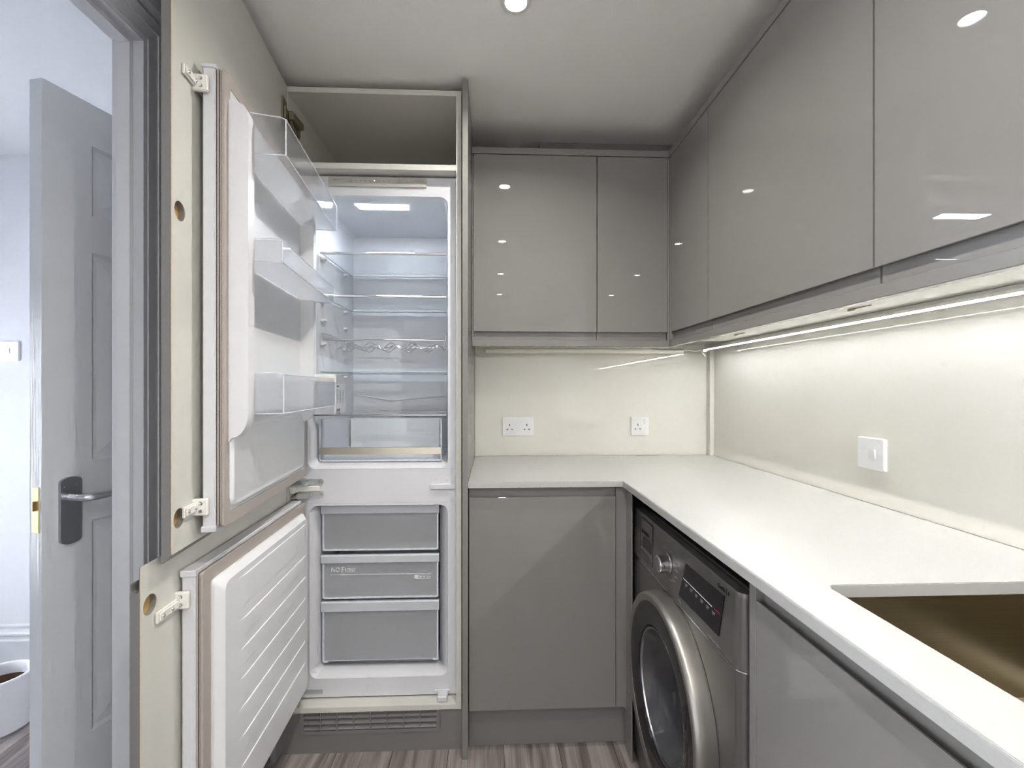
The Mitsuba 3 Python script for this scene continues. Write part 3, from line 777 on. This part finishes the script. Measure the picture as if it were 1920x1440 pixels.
for s in (0.655, 0.625):
    put('screw', lathe([(0, 0.0022), (0.003, 0.002), (0.0042, 0), (0, 0)], 12, frame((s, 0.009, 0.796), (0, 0, 1), (1, 0, 0), (0, 1, 0))), 'chrome', bk, F=FL, smooth=40)
put('clamp', box(LSL + 0.002, LSL + 0.012, -0.050, -0.018, 0.783, 0.819, 0.0025), 'warm_white_plastic', bk, F=FFL)
for dz in (-0.008, 0.008):
    put('screw', lathe([(0, 0.0022), (0.003, 0.002), (0.0044, 0), (0, 0)], 12, frame((LSL + 0.012, -0.033, 0.801 + dz), (0, 1, 0), (0, 0, 1), (1, 0, 0))), 'chrome', bk, F=FFL, smooth=40)

# ------------------------------------------------------------------ wall cabinets


def jprofile(h0, h1, lip, up):
    """(t, z) outline of a handleless door 20 mm thick, t = 0 its front; the grip is cut along its lower (or upper) edge"""
    arc = [(0.0095 + 0.005 * math.cos(q), 0.0185 + 0.005 * math.sin(q)) for q in np.linspace(PI, 0, 9)]
    pts = [(0.0, lip + 0.001), (0.0006, lip), (0.0036, lip), (0.0045, lip + 0.001)] + [(t, lip + z) for t, z in arc] + [(0.0145, 0.0), (0.020, 0.0)]
    top = h1 - h0
    pts += [(0.020, top), (0.0008, top), (0.0, top - 0.0008)]
    if up:
        return Polygon([(t, h1 - z) for t, z in pts])
    return Polygon([(t, h0 + z) for t, z in pts])


Z0, ZL, Z1, ZCR = 1.436, 0.0318, 2.166, 2.193
PW = jprofile(Z0, Z1, ZL, False)


def door_back_run(x0, x1, poly, y):           # faces -y
    return prism(affinity.translate(poly, y, 0), 'x', x0, x1)


def door_right_run(y0, y1, poly, x):          # faces -x
    return prism(affinity.translate(poly, x, 0), 'y', y0, y1)


W = []
wc = thing('wall_cabinet', 'wide glossy grey wall cabinet beside the tall grey end panel', 'wall cabinet')
put('carcass', box(-0.0795, 0.4165, YU + 0.022, 2.184, Z0 - 0.0005, Z1, 0.0005), 'cream_board', wc)
put('side_edge', box(-0.0800, -0.0775, YU + 0.001, YU + 0.022, Z0, Z1), 'panel_grey', wc)
put('door', door_back_run(-0.0735, 0.4145, PW, YU), 'gloss_grey', wc)
wc = thing('wall_cabinet', 'narrow glossy grey wall cabinet left of the inside corner', 'wall cabinet')
put('carcass', box(0.4170, 0.728, YU + 0.022, 2.184, Z0 - 0.0005, Z1, 0.0005), 'cream_board', wc)
put('door', door_back_run(0.4180, 0.7005, PW, YU), 'gloss_grey', wc)
put('corner_post', cat(box(0.7020, 0.7095, YU - 0.0005, YU + 0.020, Z0, Z1, 0.0015), box(XU, XU + 0.020, 1.8365, YU + 0.019, Z0, Z1, 0.0015)), 'gloss_grey', label='slim glossy grey post in the inside corner of the wall cabinets', cat_='corner post')
wc = thing('wall_cabinet', 'narrow glossy grey wall cabinet right of the inside corner', 'wall cabinet')
put('carcass', box(XU + 0.022, 1.036, 1.515, YU + 0.021, Z0 - 0.0005, Z1, 0.0005), 'cream_board', wc)
put('door', door_right_run(1.5155, 1.8340, PW, XU), 'gloss_grey', wc)
wc = thing('wall_cabinet', 'wide glossy grey wall cabinet, middle one above the washing machine', 'wall cabinet')
put('carcass', box(XU + 0.022, 1.036, 0.8430, 1.5145, Z0 - 0.0005, Z1, 0.0005), 'cream_board', wc)
put('door', door_right_run(0.8455, 1.5125, PW, XU), 'gloss_grey', wc)
wc = thing('wall_cabinet', 'nearest glossy grey wall cabinet above the sink, cut by the picture edge', 'wall cabinet')
put('carcass', box(XU + 0.022, 1.036, 0.17, 0.8425, Z0 - 0.0005, Z1, 0.0005), 'cream_board', wc)
put('door', door_right_run(0.1725, 0.8405, PW, XU), 'gloss_grey', wc)
# cornice and light rail
put('cornice', cat(box(-0.0800, XU - 0.004, YU - 0.004, YU + 0.040, Z1 + 0.002, ZCR, 0.002)), 'gloss_grey', label='glossy grey cornice on top of the back wall cabinets', cat_='cornice')
put('cornice', box(XU - 0.004, XU + 0.040, 0.16, YU + 0.040, Z1 + 0.002, ZCR, 0.002), 'gloss_grey', label='glossy grey cornice on top of the right-hand wall cabinets', cat_='cornice')
put('light_rail', box(-0.0800, XU - 0.001, YU - 0.001, YU + 0.020, 1.4095, 1.4345, 0.0015), 'gloss_grey', label='glossy grey light rail under the back wall cabinets', cat_='light rail')
put('light_rail', box(XU - 0.001, XU + 0.020, 0.16, YU + 0.020, 1.4095, 1.4345, 0.0015), 'gloss_grey', label='glossy grey light rail under the right-hand wall cabinets', cat_='light rail')

# ------------------------------------------------------------------ base units
PB = jprofile(0.1485, 0.9060, 0.0333, True)
bc = thing('base_cabinet', 'glossy grey base cabinet with a plain door under the back worktop', 'base cabinet')
put('carcass', box(-0.0795, 0.455, YD + 0.022, 2.184, 0.150, 0.9075), 'cream_board', bc)
put('door', door_back_run(-0.0775, 0.4235, PB, YD), 'gloss_grey', bc)
# corner post with a rounded foot cut-out
post = sbox(0.4255, 0.1490, 0.4705, 0.9080).union(sbox(0.4600, 0.0, 0.4705, 0.9080))
notch = sbox(0.4255, 0.0, 0.4605, 0.1490)
pp = Polygon([(0.4255, 0.149), (0.4255, 0.908), (0.466, 0.908), (0.466, 0.0), (0.460, 0.0), (0.460, 0.131)] + [(0.444 + 0.016 * math.cos(q), 0.133 + 0.016 * math.sin(q)) for q in np.linspace(0, PI / 2, 8)])
put('corner_post', cat(prism(pp, 'y', YD + 0.001, YD + 0.018), box(0.4600, 0.4650, 1.5340, YD + 0.002, 0.0, 0.908, 0.0015)), 'panel_grey',
    label='grey corner post with a rounded foot beside the washing machine', cat_='corner post')
put('kickboard', box(-0.0810, 0.470, YD + 0.040, YD + 0.056, 0.0, 0.1485, 0.001), 'plinth_grey', label='grey kickboard under the base cabinet beside the washing machine', cat_='kickboard')
put('end_panel', box(XD, 1.036, 0.8030, 0.8230, 0.0, 0.9085, 0.0008), 'panel_grey', label='grey end panel between the washing machine and the sink cabinet', cat_='panel')
sc = thing('sink_cabinet', 'glossy grey sink cabinet with a grip recess along its top', 'base cabinet')
put('carcass', cat(box(XD + 0.022, 1.036, 0.7845, 0.8025, 0.150, 0.907), box(XD + 0.022, 1.036, 0.200, 0.218, 0.150, 0.907), box(XD + 0.022, 1.036, 0.218, 0.7845, 0.150, 0.168)), 'cream_board', sc)
put('door', door_right_run(0.2020, 0.8005, PB, XD), 'gloss_grey', sc)
bc = thing('base_cabinet', 'glossy grey base cabinet beyond the sink, outside the picture', 'base cabinet')
put('carcass', box(XD + 0.022, 1.036, -0.40, 0.1995, 0.150, 0.907), 'cream_board', bc)
put('door', door_right_run(-0.3985, 0.1985, PB, XD), 'gloss_grey', bc)
put('kickboard', box(XD + 0.045, XD + 0.061, -0.40, 0.8025, 0.0, 0.1495), 'plinth_grey', label='grey kickboard under the sink cabinet', cat_='kickboard')

# worktop with the sink cut-out, its upper edge softly rounded
SX0, SX1, SY0, SY1 = 0.534, 0.950, 0.240, 0.7275
top = Polygon([(-0.0810, YC), (-0.0810, 2.1845), (1.0365, 2.1845), (1.0365, -0.40), (XC, -0.40), (XC, YC)])
hole = rrect(SX0, SX1, SY0, SY1, 0.014)
layers = [prism(top.difference(hole), 'z', ZB, ZT - 0.0025)]
for k in range(3):
    i = (0.0004, 0.0012, 0.0026)[k]
    layers.append(prism(top.buffer(-i, join_style=2).difference(hole.buffer(i * 0.6)), 'z', ZT - 0.0025 + 0.0025 * k / 3, ZT - 0.0025 + 0.0025 * (k + 1) / 3))
put('worktop', cat(*layers), 'quartz', label='white quartz worktop in an L shape with a sink cut-out', cat_='worktop')
# undermount sink
sk = thing('sink', 'undermounted brushed steel sink let into the white worktop', 'sink')
outer = to_mani(hull(np.vstack([ring3(rrect(SX0 - 0.016, SX1 + 0.016, SY0 - 0.016, SY1 + 0.016, 0.03), 'z', ZB - 0.0005), ring3(rrect(SX0 - 0.012, SX1 + 0.012, SY0 - 0.012, SY1 + 0.012, 0.03), 'z', 0.715)])))
inner = to_mani(hull(np.vstack([ring3(rrect(SX0 - 0.004, SX1 + 0.004, SY0 - 0.004, SY1 + 0.004, 0.022), 'z', ZB + 0.01), ring3(rrect(SX0 - 0.001, SX1 + 0.001, SY0 - 0.001, SY1 + 0.001, 0.022), 'z', 0.74), ring3(rrect(SX0 + 0.012, SX1 - 0.012, SY0 + 0.012, SY1 - 0.012, 0.03), 'z', 0.722)])))
put('bowl', from_mani(outer - inner), 'sink_steel', sk, smooth=30)
put('drain', lathe([(0, 0.7235), (0.02, 0.7235), (0.026, 0.7255), (0.045, 0.7255), (0.047, 0.7225), (0, 0.7225)], 32, frame(((SX0 + SX1) / 2, (SY0 + SY1) / 2, 0), (1, 0, 0), (0, 1, 0), (0, 0, 1))), 'chrome', sk, smooth=40)

# ------------------------------------------------------------------ washing machine
wm = thing('washing_machine', 'dark silver washing machine with a round glass door under the worktop', 'washing machine')
WX, WY0, WY1 = 0.480, 0.888, 1.584


def front_rounded(x0, x1, y0, y1, r, n=8):
    a = [(x0 + r - r * math.sin(q), y0 + r - r * math.cos(q)) for q in np.linspace(0, PI / 2, n)]
    b = [(x0 + r - r * math.cos(q), y1 - r + r * math.sin(q)) for q in np.linspace(0, PI / 2, n)]
    return Polygon(a + b + [(x1, y1), (x1, y0)])


dc = (1.226, 0.431)                                # centre of the door (y, z)
FW = frame((WX, dc[0], dc[1]), (0, 1, 0), (0, 0, 1), (1, 0, 0))       # lathe axis +x into the machine
FWo = frame((WX, dc[0], dc[1]), (0, -1, 0), (0, 0, 1), (-1, 0, 0))    # lathe axis -x, out of the machine
cab = to_mani(prism(front_rounded(WX, 1.03, WY0, WY1, 0.024), 'z', 0.018, 0.688))
cab = cab - to_mani(lathe([(0, -0.02), (0.210, -0.02), (0.20, 0.10), (0, 0.10)], 64, FW))
put('body', from_mani(cab), 'silver_inox', wm, smooth=30)
# fascia: leans back slightly towards its rounded top edge
fas = hull(np.vstack([ring3(front_rounded(WX - 0.003, 0.60, WY0 - 0.001, WY1 + 0.001, 0.030), 'z', 0.692), ring3(front_rounded(WX, 0.60, WY0, WY1, 0.024), 'z', 0.832), ring3(front_rounded(WX + 0.004, 0.60, WY0 + 0.004, WY1 - 0.004, 0.02), 'z', 0.842), ring3(front_rounded(WX + 0.018, 0.60, WY0 + 0.014, WY1 - 0.014, 0.02), 'z', 0.846)]))
put('lid', box(WX + 0.024, 1.03, WY0 + 0.004, WY1 - 0.004, 0.838, 0.8495, 0.003), 'dark_plastic', wm, label='dark machine lid under the worktop')
put('upper_body', box(0.598, 1.03, WY0, WY1, 0.690, 0.837), 'silver_inox', wm)
fa = put('fascia', fas, 'silver_inox', wm, smooth=28)
put('fascia_trim', prism(front_rounded(WX - 0.0036, 0.60, WY0 - 0.0016, WY1 + 0.0016, 0.030), 'z', 0.6885, 0.6915), 'chrome', wm)
for y in (WY0 + 0.06, WY1 - 0.06):
    for x in (WX + 0.07, 0.97):
        put('foot', lathe([(0, 0), (0.022, 0), (0.022, 0.012), (0.012, 0.018), (0, 0.018)], 20, frame((x, y, 0), (1, 0, 0), (0, 1, 0), (0, 0, 1))), 'rubber', wm, smooth=40)


def fx(z):                                         # x of the fascia's face at height z
    return WX - 0.003 + 0.003 * (z - 0.692) / 0.14


# detergent drawer: outline, grip hollow
ddr = put('detergent_drawer', prism(rrect(1.378, 1.492, 0.708, 0.832, 0.006).difference(rrect(1.3786, 1.4914, 0.7086, 0.8314, 0.0056)), 'x', fx(0.83) - 0.0035, WX + 0.01), 'dark_plastic', wm, label='detergent drawer with a sunk grip')
put('grip', prism(rrect(1.392, 1.470, 0.740, 0.778, 0.006), 'x', fx(0.75) - 0.0018, WX + 0.005), 'dark_plastic', ddr)
put('grip_lip', hull([(fx(0.74) - 0.001, 1.384, 0.720), (fx(0.74) - 0.001, 1.478, 0.720), (fx(0.74) - 0.010, 1.388, 0.742), (fx(0.74) - 0.010, 1.474, 0.742), (WX + 0.004, 1.384, 0.720), (WX + 0.004, 1.478, 0.720), (WX + 0.004, 1.388, 0.744), (WX + 0.004, 1.474, 0.744)]), 'silver_inox', ddr)
# programme knob
kn = put('knob', lathe([(0, 0.0315), (0.0195, 0.0315), (0.0225, 0.030), (0.0235, 0.027), (0.0235, 0.004), (0.026, 0.002), (0.026, 0), (0, 0)], 40, frame((fx(0.77) - 0.001, 1.252, 0.769), (0, -1, 0), (0, 0, 1), (-1, 0, 0))), 'chrome', wm, smooth=35, label='chrome programme knob')
put('knob_face', lathe([(0, 0.0322), (0.0175, 0.0322), (0.0175, 0.031), (0, 0.031)], 32, frame((fx(0.77) - 0.001, 1.252, 0.769), (0, -1, 0), (0, 0, 1), (-1, 0, 0))), 'satin_chrome', kn, smooth=35)
marks = []
for k in range(14):
    an = math.radians(-65 + 360 / 14 * k + 90)
    yy, zz = 1.252 - 0.041 * math.cos(an) * 1.12, 0.769 + 0.041 * math.sin(an)
    L = 0.016
    y0_ = yy - L if math.cos(an) > 0.15 else (yy if math.cos(an) < -0.15 else yy - L / 2)
    marks.append(box(fx(zz) - 0.0010, fx(zz) + 0.001, y0_, y0_ + L, zz - 0.0009, zz + 0.0009))
put('programme_marks', cat(*marks), 'grey_ink', wm, kind='stuff')
# display
FDsp = frame((0, 0, 0), (1, 0, 0), (0, 1, 0), (0, 0, 1))
dsp = put('display', hull([(fx(z) - 0.0020, y, z) for y, z in ((1.140, 0.8095), (0.947, 0.8145), (0.968, 0.722), (1.178, 0.716))] + [(WX + 0.004, y, z) for y, z in ((1.140, 0.8095), (0.947, 0.8145), (0.968, 0.722), (1.178, 0.716))]), 'black_gloss', wm, label='black touch display')
put('display_line', box(fx(0.773) - 0.0028, fx(0.773) - 0.0008, 0.998, 1.150, 0.7695, 0.7708), 'white_ink', dsp)
put('display_mark', box(fx(0.773) - 0.0028, fx(0.773) - 0.0008, 0.964, 0.988, 0.7695, 0.7715), 'red_ink', dsp)
marks = []
for k in range(6):
    y = 1.139 - 0.0285 * k
    marks += [box(fx(0.76) - 0.0028, fx(0.76) - 0.0008, y - 0.013, y, 0.7605, 0.7618), box(fx(0.76) - 0.0028, fx(0.76) - 0.0008, y - 0.010, y, 0.7565, 0.7575)]
put('display_marks', cat(*marks), 'grey_ink', dsp, kind='stuff')
put('brand_lettering', cat(text('BOSCH', 0.0095, 0.0008, True, 0.045).apply_transform(FACE_NX(fx(0.79) - 0.0004, 1.462, 0.786)),
                           prism(Point(1.474, 0.7908).buffer(0.0062, quad_segs=10).difference(Point(1.474, 0.7908).buffer(0.0052, quad_segs=10)), 'x', fx(0.79) - 0.0012, fx(0.79) + 0.001),
                           prism(sbox(1.4710, 0.7865, 1.4718, 0.7951).union(sbox(1.4762, 0.7865, 1.4770, 0.7951)).union(sbox(1.4710, 0.7903, 1.4770, 0.7911)), 'x', fx(0.79) - 0.0012, fx(0.79) + 0.001)), 'ink', wm, label='dark maker lettering and emblem')
put('series_lettering', text('Serie | 4', 0.0085, 0.0008, False, 0.047), 'ink', wm, F=FACE_NX(fx(0.825) - 0.0004, 0.976, 0.8225))
put('motor_lettering', text('EcoSilence Drive', 0.0058, 0.0008, False, 0.064), 'grey_ink', wm, F=FACE_NX(fx(0.70) - 0.0004, 1.024, 0.6965))
put('load_lettering', text('8 kg', 0.0062, 0.0008, False, 0.016), 'grey_ink', wm, F=FACE_NX(fx(0.70) - 0.0004, 1.182, 0.6985))
# round door
wd = put('door', lathe([(0.214, 0.001), (0.2555, 0.001), (0.2570, 0.012), (0.2550, 0.036), (0.2510, 0.0455), (0.2470, 0.0485), (0.233, 0.0475), (0.229, 0.045), (0.227, 0.020), (0.214, 0.001)], 128, FWo), 'silver_ring', wm, smooth=35, label='round door with a silver ring')
put('dark_rim', lathe([(0.229, 0.0445), (0.205, 0.0455), (0.168, 0.040), (0.162, 0.030), (0.162, 0.005), (0.228, 0.005)], 96, FWo), 'black_gloss', wd, smooth=30)
put('glass', lathe([(0.163, 0.034), (0.156, 0.032), (0.150, 0.020), (0.142, 0.006), (0.13, -0.010), (0.10, -0.032), (0.05, -0.045), (0, -0.048)], 96, FWo), 'dark_glass', wd, smooth=40)
put('glass_rim', lathe([(0.164, 0.032), (0.161, 0.0375), (0.157, 0.0365), (0.156, 0.031), (0.160, 0.029), (0.164, 0.032)], 96, FWo), 'satin_chrome', wd, smooth=50)
put('door_grip', prism(affinity.scale(Point(dc[0] - 0.183, dc[1] + 0.075).buffer(1, quad_segs=10), 0.006, 0.035), 'x', WX - 0.046, WX - 0.042), 'dark_plastic', wd)

# ------------------------------------------------------------------ under-cabinet lights
TX, TZ = 0.957, 1.4165
ul = thing('under_cabinet_light', 'glowing linear tube light under the right-hand wall cabinets', 'strip light')
# a flat diffuser that faces down and out into the room; an opaque channel carries it
LEDA = math.radians(-103.0)
half = [(TX + 0.0060 * math.cos(LEDA + a) + b * math.cos(LEDA), TZ + 0.0060 * math.sin(LEDA + a) + b * math.sin(LEDA)) for a, b in ((-PI / 2, 0.0), (-PI / 2, 0.0006), (PI / 2, 0.0006), (PI / 2, 0.0))]
put('diffuser', prism(Polygon(half), 'y', 0.25, 2.074), 'tube_off', ul, **emit(LED_RADIANCE))
nx, nz = math.cos(LEDA), math.sin(LEDA)
chan = Polygon([(TX - 0.0075 * -nz - 0.0004 * nx, TZ - 0.0075 * nx - 0.0004 * nz), (TX + 0.0075 * -nz - 0.0004 * nx, TZ + 0.0075 * nx - 0.0004 * nz),
                (TX + 0.0075 * -nz - 0.0070 * nx, TZ + 0.0075 * nx - 0.0070 * nz), (TX - 0.0075 * -nz - 0.0070 * nx, TZ - 0.0075 * nx - 0.0070 * nz)])
put('channel', prism(chan, 'y', 0.25, 2.074), 'warm_white_plastic', ul)
put('holder', box(TX + 0.004, TX + 0.020, 0.22, 2.085, TZ + 0.003, Z0 - 0.001, 0.001), 'warm_white_plastic', ul)
put('end_cap', cat(box(TX - 0.007, TX + 0.012, 2.0745, 2.090, TZ - 0.008, TZ + 0.008, 0.002), tube([(TX - 0.004, 2.09, TZ), (TX - 0.002, 2.094, TZ - 0.012), (TX + 0.012, 2.09, TZ - 0.028)], 0.0028, 6)), 'warm_white_plastic', ul)
ul = thing('under_cabinet_light', 'unlit white tube light along the top of the back splashback', 'strip light')
put('tube', tube([(-0.030, 2.100, 1.4120), (0.866, 2.100, 1.4120)], 0.0112, 14), 'tube_off', ul, smooth=60)
put('holder', box(-0.034, 0.870, 2.110, 2.128, 1.406, Z0 - 0.001, 0.001), 'warm_white_plastic', ul)
q = np.linspace(0, 1, 40)
put('light_cable', tube(np.stack([-0.078 + 0.046 * q, 2.10 + 0.006 * np.sin(q * 9), 1.4165 + 0.009 * np.cos(q * 4.0 * PI)], -1), 0.0024, 6), 'white_cable', smooth=50, label='curled white cable at the left end of the unlit tube light', cat_='cable')
put('light_cable', tube([(0.868, 2.105, 1.420), (0.885, 2.106, 1.421), (0.905, 2.104, 1.419), (0.918, 2.102, 1.413), (0.930, 2.100, 1.412), (0.944, 2.097, 1.418), (0.953, 2.092, 1.417)], 0.0024, 6), 'white_cable', smooth=50, label='white cable joining the two tube lights in the corner', cat_='cable')
for y in (1.62, 1.085):
    put('fixing_block', cat(box(0.862, 0.868, y, y + 0.020, Z0 - 0.006, Z0 - 0.0006, 0.001), box(0.8645, 0.8655, y - 0.05, y, Z0 - 0.003, Z0 - 0.0006)), 'bronze_hinge', label='small brown fixing under the right-hand wall cabinets, ' + ('nearer the corner' if y > 1.5 else 'above the wall switch'), cat_='fixing')


# ------------------------------------------------------------------ sockets and switches
def rocker(x0, x1, z0, z1, y):
    return hull([(x0, y, z0), (x1, y, z0), (x0, y, z1), (x1, y, z1), (x0, y - 0.0012, z0), (x1, y - 0.0012, z0), (x0, y - 0.004, z1), (x1, y - 0.004, z1)])


def socket(name, label, xc, zc, w, outlets):
    """outlets: centre offsets in x; the rockers stand between or beside them"""
    t = thing(name, label, 'socket')
    y = YS
    face = rrect(xc - w / 2, xc + w / 2, zc - 0.043, zc + 0.043, 0.004)
    slots = []
    for o, ro in outlets:
        for dx, dz, sw, sh in ((0, 0.006, 0.0022, 0.0048), (-0.0111, -0.0145, 0.0036, 0.0022), (0.0111, -0.0145, 0.0036, 0.0022)):
            slots.append(sbox(xc + o + dx - sw, zc + dz - sh, xc + o + dx + sw, zc + dz + sh))
    for s in slots:
        face = face.difference(s)
    put('plate', cat(prism(face, 'y', y - 0.0085, y - 0.002), prism(rrect(xc - w / 2 + 0.001, xc + w / 2 - 0.001, zc - 0.042, zc + 0.042, 0.004), 'y', y - 0.002, y)), 'white_plastic', t)
    for s in slots:
        a, b, c, d = s.bounds
        put('pin_slot', box(a, c, y - 0.0045, y - 0.0022, b, d), 'ink', t)
    for o, ro in outlets:
        put('rocker', rocker(xc + ro - 0.0062, xc + ro + 0.0062, zc + 0.006, zc + 0.030, y - 0.0085), 'white_plastic', t)
    return t


socket('double_socket', 'white double wall socket on the back splashback', 0.1208, 1.0672, 0.144, [(-0.040, -0.0075), (0.040, 0.0075)])
socket('single_socket', 'white single wall socket on the back splashback', 0.6942, 1.0668, 0.0835, [(-0.010, 0.0235)])
t = thing('switch', 'white switched outlet plate on the right splashback above the worktop', 'switch')
cy_, cz_ = 1.2335, 1.066
put('plate', hull(np.vstack([ring3(rrect(cy_ - 0.0445, cy_ + 0.0445, cz_ - 0.0435, cz_ + 0.0435, 0.004), 'x', XS), ring3(rrect(cy_ - 0.0445, cy_ + 0.0445, cz_ - 0.0435, cz_ + 0.0435, 0.004), 'x', XS - 0.007), ring3(rrect(cy_ - 0.0425, cy_ + 0.0425, cz_ - 0.0415, cz_ + 0.0415, 0.004), 'x', XS - 0.010)])), 'white_plastic', t)
put('fuse_holder', prism(rrect(cy_ + 0.003, cy_ + 0.023, cz_ - 0.013, cz_ + 0.013, 0.002), 'x', XS - 0.0108, XS - 0.009), 'white_plastic', t)
put('rocker', hull([(XS - 0.009, y, z) for y in (cy_ - 0.019, cy_ - 0.001) for z in (cz_ - 0.013, cz_ + 0.013)] + [(XS - 0.0115, y, cz_ - 0.0125) for y in (cy_ - 0.0185, cy_ - 0.0015)] + [(XS - 0.0155, y, cz_ + 0.0125) for y in (cy_ - 0.0185, cy_ - 0.0015)]), 'white_plastic', t)
for y in (cy_ - 0.032, cy_ + 0.036):
    put('screw_cap', lathe([(0, 0.0012), (0.003, 0.001), (0.0036, 0), (0, 0)], 14, frame((XS - 0.010, y, cz_), (0, -1, 0), (0, 0, 1), (-1, 0, 0))), 'white_plastic', t, smooth=40)
t = thing('switch', 'white light switch on the hall wall seen through the doorway', 'switch')
put('plate', prism(rrect(-2.2, -2.114, 1.366, 1.452, 0.004), 'y', YB - 0.009, YB), 'white_plastic', t)
put('rocker', rocker(-2.164, -2.150, 1.398, 1.422, YB - 0.009), 'white_plastic', t)

# ------------------------------------------------------------------ ceiling downlights
for k, (x, y, lab) in enumerate(((0.064, 1.268, 'recessed ceiling downlight at the top of the picture'), (0.072, 0.36, 'recessed ceiling downlight overhead, seen mirrored in the cabinet doors'),
                                 (0.077, -0.587, 'recessed ceiling downlight behind the camera, third of the row'), (0.08, -1.52, 'recessed ceiling downlight behind the camera, last of the row'))):
    t = thing('downlight', lab, 'downlight')
    Fc = frame((x, y, ZC), (1, 0, 0), (0, -1, 0), (0, 0, -1))
    put('ring', lathe([(0.0265, 0.0005), (0.030, 0.005), (0.040, 0.0045), (0.0415, 0.0), (0.0265, 0.0)], 40, Fc), 'white_plastic', t, smooth=40)
    put('lamp', lathe([(0, 0.0025), (0.0262, 0.0025), (0.0262, 0.0006), (0, 0.0006)], 32, Fc), 'white_plastic', t, **emit(DOWN_RADIANCE))
    scene[f'lamp_beam_{k}'] = {'type': 'spot', 'to_world': TF().look_at(origin=[x, y, ZC - 0.012], target=[x, y, 0], up=[0, 1, 0]), 'intensity': {'type': 'rgb', 'value': SPOT_INTENSITY}, 'cutoff_angle': 74.0, 'beam_width': 28.0}

# ------------------------------------------------------------------ waste bin in the hall
t = thing('waste_bin', 'round white waste bin standing on the hall floor', 'bin')
Fb = frame((-1.812, 1.80, 0), (1, 0, 0), (0, 1, 0), (0, 0, 1))
put('shell', lathe([(0, 0), (0.088, 0), (0.092, 0.004), (0.098, 0.18), (0.098, 0.190), (0.094, 0.194), (0.086, 0.194), (0.083, 0.190), (0.0825, 0.18), (0.080, 0.012), (0, 0.012)], 48, Fb), 'paper_white', t, smooth=40)
put('lining', lathe([(0.0826, 0.180), (0.0795, 0.0125), (0, 0.0125)], 48, Fb), 'bin_inside', t, smooth=40)

scene = {k: v for k, v in scene.items()}
